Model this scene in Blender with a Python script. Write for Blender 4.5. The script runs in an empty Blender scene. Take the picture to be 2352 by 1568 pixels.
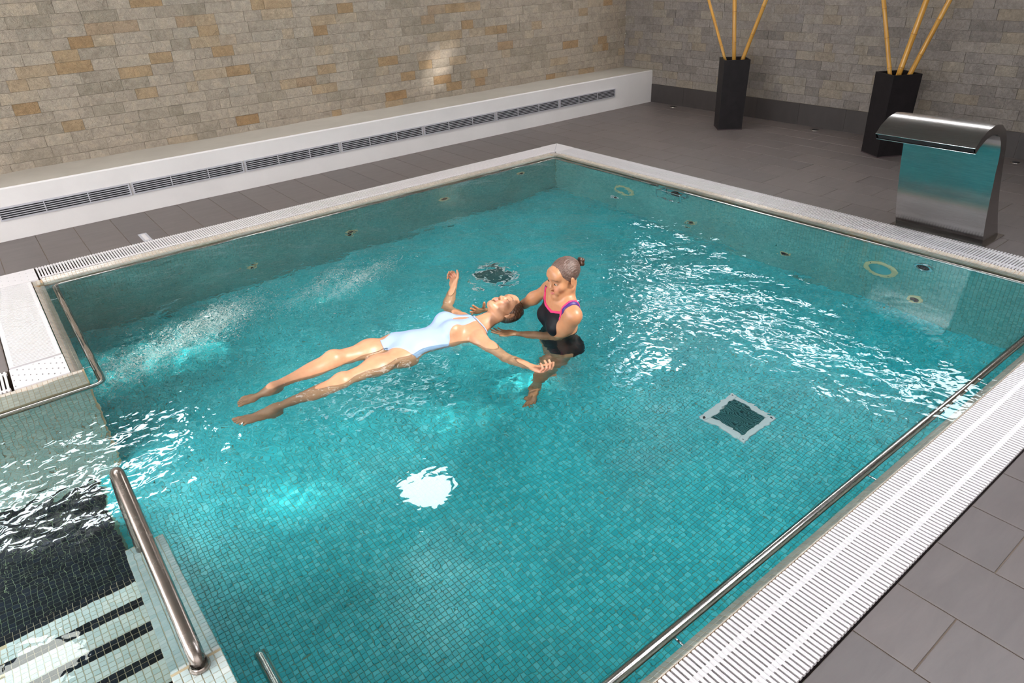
import bpy, math, random
import numpy as np
from mathutils import Vector, Matrix

S = bpy.context.scene
COL = S.collection
random.seed(7)
RNG = np.random.default_rng(11)

# ------------------------------------------------------------------ camera
cam = bpy.data.cameras.new('camera')
cam.lens = 24.227
cam.sensor_width = 36.0
cam.clip_start = 0.05
cam.clip_end = 60
camo = bpy.data.objects.new('camera', cam)
COL.objects.link(camo)
_a, _b, _c = -0.64343905, 1.06139712, -0.04679841
camo.matrix_world = (Matrix.Translation((0, 0, 2.0)) @ Matrix.Rotation(_a, 4, 'Z')
                     @ Matrix.Rotation(_b, 4, 'X') @ Matrix.Rotation(_c, 4, 'Z'))
S.camera = camo

# ------------------------------------------------------------------ view, light
S.view_settings.view_transform = 'Standard'
S.view_settings.look = 'None'
S.view_settings.gamma = 1.0
S.view_settings.use_curve_mapping = False
S.view_settings.exposure = 0.2
S.cycles.use_denoising = True
S.cycles.use_adaptive_sampling = True
S.cycles.adaptive_threshold = 0.14
S.cycles.adaptive_min_samples = 22
S.cycles.use_light_tree = False
S.cycles.max_bounces = 6
S.cycles.diffuse_bounces = 3
S.cycles.glossy_bounces = 2
S.cycles.transmission_bounces = 5
S.cycles.caustics_reflective = False
S.cycles.caustics_refractive = True
S.cycles.blur_glossy = 1.0
S.cycles.sample_clamp_indirect = 12.0

W = bpy.data.worlds.new('sky')
S.world = W
W.use_nodes = True
bg = W.node_tree.nodes['Background']
bg.inputs[0].default_value = (.88, .93, 1.0, 1)
bg.inputs[1].default_value = 9.0

SUN_DIR = Vector((-0.53 * 1.04, 0.89 * 1.04, -1.0)).normalized()
sun = bpy.data.lights.new('sun', 'SUN')
sun.energy = 4.6
sun.color = (1.0, 0.95, 0.88)
sun.angle = 0.05
sun.cycles.is_caustics_light = True
suno = bpy.data.objects.new('sun', sun)
COL.objects.link(suno)
suno.rotation_euler = SUN_DIR.to_track_quat('-Z', 'Y').to_euler()
suno.location = (6, -6, 9)

FILL_E = 13.5      # brightness of the glowing panes added for soft fill
LAMP_E = 25.0    # the round ceiling lamps


# ------------------------------------------------------------------ helpers
def tag(o, label=None, cat=None, group=None, kind=None):
    if label: o['label'] = label
    if cat: o['category'] = cat
    if group: o['group'] = group
    if kind: o['kind'] = kind
    return o


def link(name, me, parent=None, loc=None):
    o = bpy.data.objects.new(name, me)
    COL.objects.link(o)
    if parent is not None: o.parent = parent
    if loc is not None: o.location = loc
    return o


def empty(name, loc=(0, 0, 0), rz=0.0):
    o = bpy.data.objects.new(name, None)
    o.empty_display_size = 0.1
    o.location = loc
    o.rotation_euler = (0, 0, rz)
    COL.objects.link(o)
    return o


def npmesh(name, V, F, mat=None, smooth=False):
    V = np.ascontiguousarray(V, dtype=np.float32)
    F = np.ascontiguousarray(F, dtype=np.int32)
    me = bpy.data.meshes.new(name)
    n = F.shape[1]
    me.vertices.add(len(V)); me.vertices.foreach_set('co', V.ravel())
    me.loops.add(F.size); me.loops.foreach_set('vertex_index', F.ravel())
    me.polygons.add(len(F))
    me.polygons.foreach_set('loop_start', np.arange(0, F.size, n, dtype=np.int32))
    me.polygons.foreach_set('loop_total', np.full(len(F), n, dtype=np.int32))
    me.polygons.foreach_set('use_smooth', np.full(len(F), bool(smooth)))
    me.update(calc_edges=True)
    if mat: me.materials.append(mat)
    return me


def pymesh(name, v, f, mat=None, smooth=False):
    me = bpy.data.meshes.new(name)
    me.from_pydata([tuple(map(float, p)) for p in v], [], f)
    if smooth:
        for p in me.polygons: p.use_smooth = True
    if mat: me.materials.append(mat)
    return me


class MB:
    """collects simple solids into one mesh"""
    def __init__(s): s.v = []; s.f = []; s.sm = []
    def add(s, v, f, smooth=False):
        b = len(s.v); s.v += [tuple(p) for p in v]
        s.f += [tuple(i + b for i in q) for q in f]; s.sm += [smooth] * len(f)
        return s
    def box(s, a, b, bev=0.0):
        x0, y0, z0 = a; x1, y1, z1 = b
        if bev <= 0:
            v = [(x, y, z) for z in (z0, z1) for y in (y0, y1) for x in (x0, x1)]
            return s.add(v, [(0, 2, 3, 1), (4, 5, 7, 6), (0, 1, 5, 4), (2, 6, 7, 3), (0, 4, 6, 2), (1, 3, 7, 5)])
        e = bev
        v = [(x0, y0, z0), (x1, y0, z0), (x1, y1, z0), (x0, y1, z0),
             (x0, y0, z1 - e), (x1, y0, z1 - e), (x1, y1, z1 - e), (x0, y1, z1 - e),
             (x0 + e, y0 + e, z1), (x1 - e, y0 + e, z1), (x1 - e, y1 - e, z1), (x0 + e, y1 - e, z1)]
        f = [(3, 2, 1, 0), (8, 9, 10, 11)]
        for k in range(4):
            n = (k + 1) % 4
            f += [(k, n, 4 + n, 4 + k), (4 + k, 4 + n, 8 + n, 8 + k)]
        return s.add(v, f)
    def tube(s, pts, r, n=14, cap=True):
        pts = [Vector(p) for p in pts]
        rs = r if isinstance(r, (list, tuple)) else [r] * len(pts)
        rings = []; prev = None
        for i, p in enumerate(pts):
            if i == 0: d = pts[1] - p
            elif i == len(pts) - 1: d = p - pts[i - 1]
            else: d = (pts[i + 1] - p).normalized() + (p - pts[i - 1]).normalized()
            d.normalize()
            if prev is None:
                a = Vector((0, 0, 1)) if abs(d.z) < .9 else Vector((1, 0, 0))
                u = d.cross(a).normalized()
            else:
                u = (prev - d * prev.dot(d)).normalized()
            prev = u; w = d.cross(u)
            rings.append([p + (u * math.cos(2 * math.pi * k / n) + w * math.sin(2 * math.pi * k / n)) * rs[i] for k in range(n)])
        v = [q for R in rings for q in R]; f = []
        for i in range(len(pts) - 1):
            for k in range(n):
                m = (k + 1) % n
                f.append((i * n + k, i * n + m, (i + 1) * n + m, (i + 1) * n + k))
        s.add(v, f, True)
        if cap:
            s.add(rings[0], [tuple(range(n))[::-1]]); s.add(rings[-1], [tuple(range(n))])
        return s
    def lathe(s, prof, c=(0, 0, 0), n=28, axis='Z'):
        v = []; f = []
        for (r, h) in prof:
            for k in range(n):
                t = 2 * math.pi * k / n
                x, y, z = r * math.cos(t), r * math.sin(t), h
                if axis == 'X': x, y, z = h, x, y
                if axis == 'Y': x, y, z = y, h, x
                v.append((c[0] + x, c[1] + y, c[2] + z))
        m = len(prof)
        for i in range(m - 1):
            for k in range(n):
                q = (k + 1) % n
                f.append((i * n + k, i * n + q, (i + 1) * n + q, (i + 1) * n + k))
        return s.add(v, f, True)
    def mesh(s, name, mat):
        me = pymesh(name, s.v, s.f, mat)
        me.polygons.foreach_set('use_smooth', s.sm)
        return me
    def build(s, name, mat, parent=None, loc=None):
        return link(name, s.mesh(name, mat), parent, loc)


def smooth_path(pts, rad=0.05, n=6):
    """round the corners of a polyline"""
    P = [Vector(p) for p in pts]; out = [P[0]]
    for i in range(1, len(P) - 1):
        a = (P[i - 1] - P[i]); b = (P[i + 1] - P[i])
        ra = min(rad, a.length * .49, b.length * .49)
        p0 = P[i] + a.normalized() * ra; p2 = P[i] + b.normalized() * ra
        for k in range(n + 1):
            t = k / n
            out.append(p0 * (1 - t) ** 2 + P[i] * 2 * t * (1 - t) + p2 * t * t)
    out.append(P[-1])
    return out


# ------------------------------------------------------------------ materials
def nm(name):
    m = bpy.data.materials.new(name); m.use_nodes = True
    return m, m.node_tree, m.node_tree.nodes['Principled BSDF']


def N(nt, t, **kw):
    n = nt.nodes.new(t)
    for k, v in kw.items():
        if k.startswith('i_'):
            n.inputs[k[2:].replace('_', ' ')].default_value = v
        else: setattr(n, k, v)
    return n


def ramp(nt, stops, fac=None, interp='LINEAR'):
    r = N(nt, 'ShaderNodeValToRGB'); cr = r.color_ramp; cr.interpolation = interp
    while len(cr.elements) > 1: cr.elements.remove(cr.elements[-1])
    cr.elements[0].position = stops[0][0]; cr.elements[0].color = (*stops[0][1], 1)
    for p, c in stops[1:]:
        e = cr.elements.new(p); e.color = (*c, 1)
    if fac is not None: nt.links.new(fac, r.inputs[0])
    return r


def mix(nt, a, b, fac, mode='MIX'):
    m = N(nt, 'ShaderNodeMix', data_type='RGBA', blend_type=mode)
    for sock, v in ((m.inputs[0], fac), (m.inputs[6], a), (m.inputs[7], b)):
        if hasattr(v, 'links') or hasattr(v, 'is_linked'): nt.links.new(v, sock)
        elif isinstance(v, (tuple, list)): sock.default_value = (*v, 1)
        else: sock.default_value = v
    return m.outputs[2]


def plain(name, col, rough=.5, metal=0.0, spec=.5, coat=0.0, noise=0.0, nscale=8.0, bump=0.0, bscale=60.0):
    m, nt, b = nm(name)
    b.inputs['Roughness'].default_value = rough
    b.inputs['Metallic'].default_value = metal
    b.inputs['Specular IOR Level'].default_value = spec
    b.inputs['Coat Weight'].default_value = coat
    b.inputs['Base Color'].default_value = (*col, 1)
    g = N(nt, 'ShaderNodeNewGeometry')
    if noise > 0:
        t = N(nt, 'ShaderNodeTexNoise', i_Scale=nscale, i_Detail=5.0, i_Roughness=.6)
        nt.links.new(g.outputs['Position'], t.inputs['Vector'])
        lo = tuple(c * (1 - noise) for c in col); hi = tuple(min(1, c * (1 + noise)) for c in col)
        r = ramp(nt, [(.3, lo), (.7, hi)], t.outputs[0])
        nt.links.new(r.outputs[0], b.inputs['Base Color'])
    if bump > 0:
        t2 = N(nt, 'ShaderNodeTexNoise', i_Scale=bscale, i_Detail=4.0)
        nt.links.new(g.outputs['Position'], t2.inputs['Vector'])
        bp = N(nt, 'ShaderNodeBump', i_Strength=bump, i_Distance=.004)
        nt.links.new(t2.outputs[0], bp.inputs['Height'])
        nt.links.new(bp.outputs[0], b.inputs['Normal'])
    return m


def tone_socket(nt):
    """random number of a piece: the object's own, plus the per-face tone of joined pieces"""
    oi = N(nt, 'ShaderNodeObjectInfo')
    at = N(nt, 'ShaderNodeAttribute', attribute_name='tone')
    ad = N(nt, 'ShaderNodeMath', operation='ADD')
    nt.links.new(oi.outputs['Random'], ad.inputs[0]); nt.links.new(at.outputs['Fac'], ad.inputs[1])
    fr = N(nt, 'ShaderNodeMath', operation='FRACT')
    nt.links.new(ad.outputs[0], fr.inputs[0])
    return fr.outputs[0]


def stone_mat(name, stops, bumpd=.022):
    m, nt, b = nm(name)
    g = N(nt, 'ShaderNodeNewGeometry'); t = tone_socket(nt)
    cx = N(nt, 'ShaderNodeCombineXYZ')
    nt.links.new(t, cx.inputs[0]); nt.links.new(t, cx.inputs[1])
    sc = N(nt, 'ShaderNodeVectorMath', operation='MULTIPLY_ADD')
    nt.links.new(cx.outputs[0], sc.inputs[0]); sc.inputs[1].default_value = (31, 17, 0)
    nt.links.new(g.outputs['Position'], sc.inputs[2])
    base = ramp(nt, stops, t)
    n1 = N(nt, 'ShaderNodeTexNoise', i_Scale=9.0, i_Detail=7.0, i_Roughness=.65, i_Distortion=.8)
    n2 = N(nt, 'ShaderNodeTexNoise', i_Scale=42.0, i_Detail=5.0, i_Roughness=.7)
    for n in (n1, n2): nt.links.new(sc.outputs[0], n.inputs['Vector'])
    r1 = ramp(nt, [(.25, (.74, .73, .70)), (.5, (1, 1, 1)), (.75, (1.2, 1.16, 1.1))], n1.outputs[0])
    r2 = ramp(nt, [(.3, (.84, .84, .84)), (.7, (1.13, 1.13, 1.13))], n2.outputs[0])
    c = mix(nt, base.outputs[0], r1.outputs[0], 1.0, 'MULTIPLY')
    c = mix(nt, c, r2.outputs[0], 1.0, 'MULTIPLY')
    nt.links.new(c, b.inputs['Base Color'])
    b.inputs['Roughness'].default_value = .8
    n3 = N(nt, 'ShaderNodeTexNoise', i_Scale=26.0, i_Detail=8.0, i_Roughness=.7, i_Distortion=1.2)
    nt.links.new(sc.outputs[0], n3.inputs['Vector'])
    bp = N(nt, 'ShaderNodeBump', i_Strength=.9, i_Distance=bumpd)
    nt.links.new(n3.outputs[0], bp.inputs['Height']); nt.links.new(bp.outputs[0], b.inputs['Normal'])
    return m


def mosaic_mat(name, stops, rough=.22, spec=.5, wear=.1):
    m, nt, b = nm(name)
    t = tone_socket(nt)
    base = ramp(nt, stops, t)
    g = N(nt, 'ShaderNodeNewGeometry')
    n1 = N(nt, 'ShaderNodeTexNoise', i_Scale=1.7, i_Detail=4.0)
    nt.links.new(g.outputs['Position'], n1.inputs['Vector'])
    r1 = ramp(nt, [(.3, (1 - wear,) * 3), (.7, (1 + wear,) * 3)], n1.outputs[0])
    c = mix(nt, base.outputs[0], r1.outputs[0], 1.0, 'MULTIPLY')
    nt.links.new(c, b.inputs['Base Color'])
    b.inputs['Roughness'].default_value = rough
    b.inputs['Specular IOR Level'].default_value = spec
    return m


def steel_mat(name, col=(.62, .61, .60), rough=.22, brushed=None):
    m, nt, b = nm(name)
    b.inputs['Metallic'].default_value = 1.0
    b.inputs['Roughness'].default_value = rough
    g = N(nt, 'ShaderNodeNewGeometry')
    mp = N(nt, 'ShaderNodeMapping')
    nt.links.new(g.outputs['Position'], mp.inputs[0])
    mp.inputs['Scale'].default_value = brushed or (6, 6, 6)
    n = N(nt, 'ShaderNodeTexNoise', i_Scale=4.0, i_Detail=6.0, i_Roughness=.7)
    nt.links.new(mp.outputs[0], n.inputs['Vector'])
    r = ramp(nt, [(.3, tuple(c * .86 for c in col)), (.7, tuple(min(1, c * 1.1) for c in col))], n.outputs[0])
    nt.links.new(r.outputs[0], b.inputs['Base Color'])
    rr = N(nt, 'ShaderNodeMapRange'); rr.inputs[3].default_value = rough * .8; rr.inputs[4].default_value = rough * 1.3
    nt.links.new(n.outputs[0], rr.inputs[0]); nt.links.new(rr.outputs[0], b.inputs['Roughness'])
    return m


def emit_mat(name, col, e):
    m = bpy.data.materials.new(name); m.use_nodes = True; nt = m.node_tree; nt.nodes.clear()
    o = N(nt, 'ShaderNodeOutputMaterial'); em = N(nt, 'ShaderNodeEmission')
    em.inputs[0].default_value = (*col, 1); em.inputs[1].default_value = e
    nt.links.new(em.outputs[0], o.inputs[0])
    return m


def tile_mat(name, col, grain=.12, rough=.45, streak=(3, 14, 8)):
    m, nt, b = nm(name)
    t = tone_socket(nt); g = N(nt, 'ShaderNodeNewGeometry')
    mp = N(nt, 'ShaderNodeMapping'); nt.links.new(g.outputs['Position'], mp.inputs[0])
    mp.inputs['Scale'].default_value = streak
    n = N(nt, 'ShaderNodeTexNoise', i_Scale=1.0, i_Detail=8.0, i_Roughness=.7, i_Distortion=.6)
    nt.links.new(mp.outputs[0], n.inputs['Vector'])
    r = ramp(nt, [(.25, tuple(c * (1 - grain) for c in col)), (.75, tuple(c * (1 + grain) for c in col))], n.outputs[0])
    r2 = ramp(nt, [(0, (.93, .93, .94)), (1, (1.07, 1.05, 1.04))], t)
    c = mix(nt, r.outputs[0], r2.outputs[0], 1.0, 'MULTIPLY')
    nt.links.new(c, b.inputs['Base Color'])
    b.inputs['Roughness'].default_value = rough
    bp = N(nt, 'ShaderNodeBump', i_Strength=.25, i_Distance=.002)
    nt.links.new(n.outputs[0], bp.inputs['Height']); nt.links.new(bp.outputs[0], b.inputs['Normal'])
    return m


M = {}
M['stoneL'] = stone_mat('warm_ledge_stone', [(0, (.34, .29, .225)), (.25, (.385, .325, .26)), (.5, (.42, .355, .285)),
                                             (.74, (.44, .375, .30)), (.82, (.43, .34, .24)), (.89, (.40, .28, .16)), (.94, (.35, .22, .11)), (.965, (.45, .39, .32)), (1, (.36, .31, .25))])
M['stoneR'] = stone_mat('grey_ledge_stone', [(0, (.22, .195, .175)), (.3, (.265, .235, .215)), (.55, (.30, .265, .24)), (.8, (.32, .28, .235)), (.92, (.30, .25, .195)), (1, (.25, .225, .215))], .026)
M['grout_dark'] = plain('stone_backing', (.20, .16, .12), .9)
M['ledgeshade'] = plain('ledge_top_shade', (.52, .48, .42), .8, noise=.06, nscale=3, bump=.3, bscale=30)  # plaster of the ledge top, its shade painted into the colour
M['plaster'] = plain('white_plaster', (.74, .71, .70), .75, noise=.04, nscale=2.2, bump=.3, bscale=35)
M['ceil'] = plain('ceiling_paint', (.28, .26, .24), .85)
M['nearwall'] = plain('rough_render', (.34, .30, .26), .85, noise=.08)
M['deck'] = tile_mat('deck_tile', (.148, .124, .118))
M['deckgrout'] = plain('deck_grout', (.20, .15, .11), .8)
M['deckgrout2'] = plain('deck_grout_pale', (.34, .29, .26), .8)
M['base'] = tile_mat('dark_skirting_tile', (.045, .038, .036), .2, .5, (6, 6, 3))
M['grate'] = plain('white_plastic', (.76, .725, .735), .42)
M['channel'] = plain('gutter_channel', (.05, .032, .035), .7)
M['mosF'] = mosaic_mat('teal_mosaic', [(0, (.03, .49, .56)), (.35, (.04, .56, .63)), (.7, (.06, .62, .68)), (1, (.13, .71, .76))], wear=.14)
M['mosW'] = mosaic_mat('teal_wall_mosaic', [(0, (.10, .42, .42)), (.5, (.14, .49, .48)), (1, (.20, .55, .53))])
M['mosA'] = mosaic_mat('grey_green_mosaic', [(0, (.27, .42, .38)), (.5, (.34, .48, .44)), (1, (.42, .52, .46))])
M['mosC'] = mosaic_mat('beige_mosaic', [(0, (.50, .45, .39)), (.5, (.56, .50, .43)), (1, (.62, .56, .48))])
M['mosS'] = mosaic_mat('pale_blue_mosaic', [(0, (.44, .54, .54)), (.5, (.51, .59, .58)), (1, (.57, .62, .60))])
M['mosB'] = mosaic_mat('black_mosaic', [(0, (.004, .006, .010)), (.5, (.007, .010, .016)), (1, (.010, .015, .026))], rough=.6, spec=.05)
M['groutT'] = plain('olive_grout', (.13, .32, .24), .85)
M['groutC'] = plain('orange_grout', (.52, .36, .22), .85)
M['groutS'] = plain('tan_grout', (.46, .38, .24), .85)
M['groutB'] = plain('yellow_green_grout', (.22, .30, .16), .85)
M['steel'] = steel_mat('polished_steel', (.60, .56, .53), .17)
M['steelworn'] = steel_mat('worn_steel', (.35, .30, .27), .25, (2.2, 2.2, 2.2))
M['brushed'] = steel_mat('brushed_steel', (.43, .41, .40), .20, (60, 2, 60))
M['chrome'] = steel_mat('chrome', (.8, .8, .82), .07)
M['darkmetal'] = plain('dark_metal', (.03, .03, .035), .4, metal=.6)
M['black'] = plain('black_lacquer', (.010, .008, .009), .5, spec=.3, noise=.3, nscale=12, bump=.2, bscale=90)
M['hollow'] = plain('dark_hollow', (.01, .01, .012), .9)
M['alu'] = plain('grey_anodised', (.56, .55, .60), .4, metal=.3)
M['sump'] = plain('drain_sump', (.012, .06, .065), .7)
M['drainbar'] = plain('drain_bar', (.05, .22, .23), .5)
M['pvc'] = plain('cream_plastic', (.62, .60, .34), .4)
M['whitepvc'] = plain('white_frame_plastic', (.80, .83, .83), .4)
M['window'] = emit_mat('fill_pane_glow', (.98, .975, .98), FILL_E)  # glow of the fill pane added at the side
M['fillweak'] = emit_mat('weak_fill_pane_glow', (.98, .96, .95), FILL_E * .15)  # weaker glow of the fill pane added behind the camera
M['dimpanel'] = emit_mat('dim_panel_glow', (.96, .97, 1.0), 5.5)
M['window4'] = emit_mat('hazy_sky_glass', (.95, .97, 1.0), 13.0)
M['window3'] = emit_mat('bright_sky_glass', (.92, .96, 1.0), 22.0)
M['lamp'] = emit_mat('lamp_glow', (1.0, .97, .93), LAMP_E)
M['lamp2'] = emit_mat('dimmed_lamp_glow', (1.0, .95, .88), LAMP_E * .55)

# bamboo
m, nt, b = nm('bamboo_cane')
tc = N(nt, 'ShaderNodeTexCoord'); mp = N(nt, 'ShaderNodeMapping'); nt.links.new(tc.outputs['Object'], mp.inputs[0])
mp.inputs['Scale'].default_value = (60, 60, 2.5)
n = N(nt, 'ShaderNodeTexNoise', i_Scale=1.0, i_Detail=5.0); nt.links.new(mp.outputs[0], n.inputs['Vector'])
r = ramp(nt, [(.3, (.38, .17, .025)), (.55, (.54, .28, .05)), (.8, (.64, .40, .11))], n.outputs[0])
nt.links.new(r.outputs[0], b.inputs['Base Color']); b.inputs['Roughness'].default_value = .32
M['bamboo'] = m
M['bnode'] = plain('bamboo_node', (.28, .13, .04), .5)

# water
m = bpy.data.materials.new('pool_water'); m.use_nodes = True; nt = m.node_tree; nt.nodes.clear()
o_ = N(nt, 'ShaderNodeOutputMaterial'); g_ = N(nt, 'ShaderNodeBsdfGlass')
g_.inputs['IOR'].default_value = 1.333; g_.inputs['Roughness'].default_value = 0.0
g_.inputs['Color'].default_value = (.89, .98, .99, 1)
geo_ = N(nt, 'ShaderNodeNewGeometry')
nn = N(nt, 'ShaderNodeTexNoise', i_Scale=20.0, i_Detail=1.0, i_Roughness=.4, i_Distortion=.6)
nt.links.new(geo_.outputs['Position'], nn.inputs['Vector'])
ch_ = N(nt, 'ShaderNodeAttribute', attribute_name='chop')
mu_ = N(nt, 'ShaderNodeMath', operation='MULTIPLY'); nt.links.new(nn.outputs[0], mu_.inputs[0]); nt.links.new(ch_.outputs['Fac'], mu_.inputs[1])
bp = N(nt, 'ShaderNodeBump', i_Strength=1.0, i_Distance=.0038)
nt.links.new(mu_.outputs[0], bp.inputs['Height']); nt.links.new(bp.outputs[0], g_.inputs['Normal'])
nt.links.new(g_.outputs[0], o_.inputs[0])
M['water'] = m

# ------------------------------------------------------------------ dimensions (metres)
XL, XR, YN, YB = 0.09, 5.20, 0.885, 5.94      # water-side wall faces
XA, YA = -3.6, 4.13                            # alcove to the left: wall face at YA
D = 1.20
ZC = 3.2
RX, LY = 8.29, 7.86                            # stone walls
BY, BZ = 7.27, 0.45                            # bench ledge
GO_X, GI_X = 5.56, 5.28                        # far grate
GO_Y, GI_Y = 6.33, 6.05                        # back grate
NX0, NY0 = -4.2, -3.2
DXL = .105


def tilefield(O, U, V, nu, nv, pitch, gap=.0020, th=.0022, skip=None, bev=.0012, tonefn=None):
    """raised mosaic tiles on the plane O + u U + v V (unit vectors); returns V, F, tone"""
    O = np.array(O, float); U = np.array(U, float); Vv = np.array(V, float); n = np.cross(U, Vv)
    n /= np.linalg.norm(n)
    i, j = np.meshgrid(np.arange(nu), np.arange(nv), indexing='ij'); i = i.ravel(); j = j.ravel()
    if skip is not None:
        c = O + ((i + .5) * pitch)[:, None] * U + ((j + .5) * pitch)[:, None] * Vv
        k = ~skip(c); i = i[k]; j = j[k]
    m_ = len(i)
    jit = (RNG.random((m_, 2)) - .5) * gap * .35
    lo = gap / 2; hi = pitch - gap / 2
    cu = [lo, hi, hi, lo]; cv = [lo, lo, hi, hi]
    verts = np.zeros((m_, 8, 3))
    for k in range(4):
        for lvl, (e, h) in enumerate(((0, 0), (bev, th))):
            su = cu[k] + (e if cu[k] == lo else -e); sv = cv[k] + (e if cv[k] == lo else -e)
            verts[:, lvl * 4 + k] = O + (i * pitch + su + jit[:, 0])[:, None] * U + (j * pitch + sv + jit[:, 1])[:, None] * Vv + n * h
    fb = np.array([[4, 5, 6, 7], [0, 1, 5, 4], [1, 2, 6, 5], [2, 3, 7, 6], [3, 0, 4, 7]])
    F = (np.arange(m_)[:, None, None] * 8 + fb[None]).reshape(-1, 4)
    tone = RNG.random(m_)
    return verts.reshape(-1, 3), F, np.repeat(tone, 5)


def mosaic(name, fields, mat, parent, label=None, stuff=True):
    Vs, Fs, Ts = [], [], []; b = 0
    for v, f, t in fields:
        Vs.append(v); Fs.append(f + b); Ts.append(t); b += len(v)
    me = npmesh(name, np.concatenate(Vs), np.concatenate(Fs), mat)
    at = me.attributes.new('tone', 'FLOAT', 'FACE'); at.data.foreach_set('value', np.concatenate(Ts).astype(np.float32))
    o = link(name, me, parent)
    if stuff: o['kind'] = 'stuff'
    if label: o['label'] = label
    return o


P25 = 0.0255

# ------------------------------------------------------------------ pool basin
pool = empty('pool_basin'); tag(pool, kind='structure')
pool['label'] = 'teal mosaic pool basin with white overflow edge around it'
mb = MB()
mb.box((XA, YN - .12, -D - .15), (XR + .12, YB + .12, -D))
mb.build('basin_floor', M['groutT'], pool)
wb = MB()
wb.box((XR, YN - .12, -D), (XR + .07, YB + .12, -.055)).box((XL - .07, YB, -D), (XR, YB + .07, -.055))
wb.box((XL - .07, YA + .07, -D), (XL, YB, -.055))
wb.box((XA, YN - .07, -D), (XR, YN, -.055))
wb.build('basin_wall', M['groutT'], pool)
MB().box((XA, YA, -D), (XL, YA + .07, -.055)).build('alcove_wall', M['groutC'], pool)

drains = [(3.30, 2.02), (3.32, 4.64)]


def skipf(c):
    x, y = c[:, 0], c[:, 1]
    s = (x < XL) & (y > YA)
    s |= (x < -.05) & (y < 4.12)
    for dx, dy in drains: s |= (abs(x - dx) < .17) & (abs(y - dy) < .17)
    s |= (x < -1.6)
    return s


nu = int((XR + .02 + .1) / P25); nv = int((YB - YN) / P25)
mosaic('floor_mosaic', [tilefield((-.045, YN, -D), (1, 0, 0), (0, 1, 0), nu, nv, P25, skip=skipf)], M['mosF'], pool)
nzw = int((D - .06) / P25)
mosaic('wall_mosaic', [tilefield((XR, YB, -D), (0, -1, 0), (0, 0, 1), int((YB - YN) / P25), nzw, P25),
                       tilefield((XL, YB, -D), (1, 0, 0), (0, 0, 1), int((XR - XL) / P25), nzw, P25),
                       tilefield((XL, YA, -D), (0, 1, 0), (0, 0, 1), int((YB - YA) / P25), nzw, P25)], M['mosW'], pool)
mosaic('alcove_mosaic', [tilefield((-1.4, YA, -D), (1, 0, 0), (0, 0, 1), int((XL + 1.4) / P25), nzw, P25)], M['mosA'], pool)

# coping: sloping overflow lip
def lip(a, b, out, w_out, z_out, w_in, z_in):
    """strip along a->b ; out = unit vector away from the water"""
    a = np.array(a, float); b = np.array(b, float); out = np.array(out, float)
    pts = []
    for p in (a, b):
        pts += [p + out * w_out + (0, 0, z_out), p + (0, 0, z_in), p + (0, 0, -.12), p + out * w_out + (0, 0, -.12)]
    return pts, [(0, 1, 5, 4), (1, 2, 6, 5), (3, 0, 4, 7), (0, 3, 2, 1), (4, 5, 6, 7), (2, 3, 7, 6)]


lips = [
    ((XR, YN, 0), (XR, YB, 0), (1, 0, 0), GI_X - XR),
    ((XL, YB, 0), (XR, YB, 0), (0, 1, 0), GI_Y - YB),
    ((XL, 4.285, 0), (XL, YB + .0, 0), (-1, 0, 0), XL - .026),
    ((-1.5, YA, 0), (XL, YA, 0), (0, 1, 0), 4.285 - YA),
    ((DXL, YN, 0), (XR, YN, 0), (0, -1, 0), YN - .842),
]
copeb = MB(); fields = []
ZO, ZI = .006, -.034
for a, b_, out, w in lips:
    v, f = lip(a, b_, out, w, ZO, 0, ZI); copeb.add(v, f)
    a_ = np.array(a, float); bb = np.array(b_, float); L = np.linalg.norm(bb - a_); U = (bb - a_) / L
    o3 = np.array(out, float); slope = np.array([0, 0, ZO - ZI]) + o3 * w; sl = np.linalg.norm(slope); slope /= sl
    if np.cross(U, slope)[2] > 0: st, UU = a_ + (0, 0, ZI), U
    else: st, UU = bb + (0, 0, ZI), -U
    pv = sl / max(1, round(sl / P25))
    nvv = max(1, round(sl / P25))
    L2 = L
    fields.append(tilefield(st, UU, slope * (pv / P25), int(L2 / P25), nvv, P25, th=.0015))
# corners of the lip
copeb.box((XR, YB, -.12), (GI_X, GI_Y, -.004)).box((.024, YB - .001, -.12), (XL, GI_Y, -.003)).box((XR, .842, -.12), (GI_X, YN, -.004))
copeb.build('coping', M['groutC'], pool)
fields.append(tilefield((.0245, YB, -.003), (1, 0, 0), (0, 1, 0), 2, 4, .0262))
fields.append(tilefield((XR, YB, -.004), (1, 0, 0), (0, 1, 0), 3, 4, .0264))
mosaic('coping_mosaic', fields, M['mosC'], pool)

# ------------------------------------------------------------------ stairs with sloping divider
st = empty('stair_block', (0, 0, 0)); tag(st, kind='structure'); st['label'] = 'pale mosaic pool steps with black tile nosings'
X0, X1 = -1.55, -.057
steps = []
y0, z0 = 2.9, -.70
for k in range(6):
    steps.append((y0 - .25 * k, z0 + .15 * k))
body = MB()
for k, (yy, zz) in enumerate(steps):
    if zz > .02: continue
    body.box((X0, yy - .25, -D + .001), (X1, yy, zz))
body.box((X0, .50, -D + .001), (X1, 1.65, -.004))
body.build('stair_body', M['groutS'], st)
blk = MB()
for (ya, yb, zz) in ((2.9, 3.257, -.85), (3.257, 3.665, -1.02), (3.665, YA, -D + .004)):
    blk.box((X0, ya, -D + .002 if zz > -1.19 else -D - .01), (X1, yb, zz))
blk.build('landing_body', M['groutB'], st)
tp = bpy.data.meshes.new('step_tile')
v_, f_, _ = tilefield((-P25 / 2, -P25 / 2, 0), (1, 0, 0), (0, 1, 0), 1, 1, P25)
tileW = npmesh('pale_tile', v_, f_, M['mosS']); tileB = npmesh('black_tile', v_, f_, M['mosB'])
cnt = 0; restS = []; restB = []
cells = []
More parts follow.
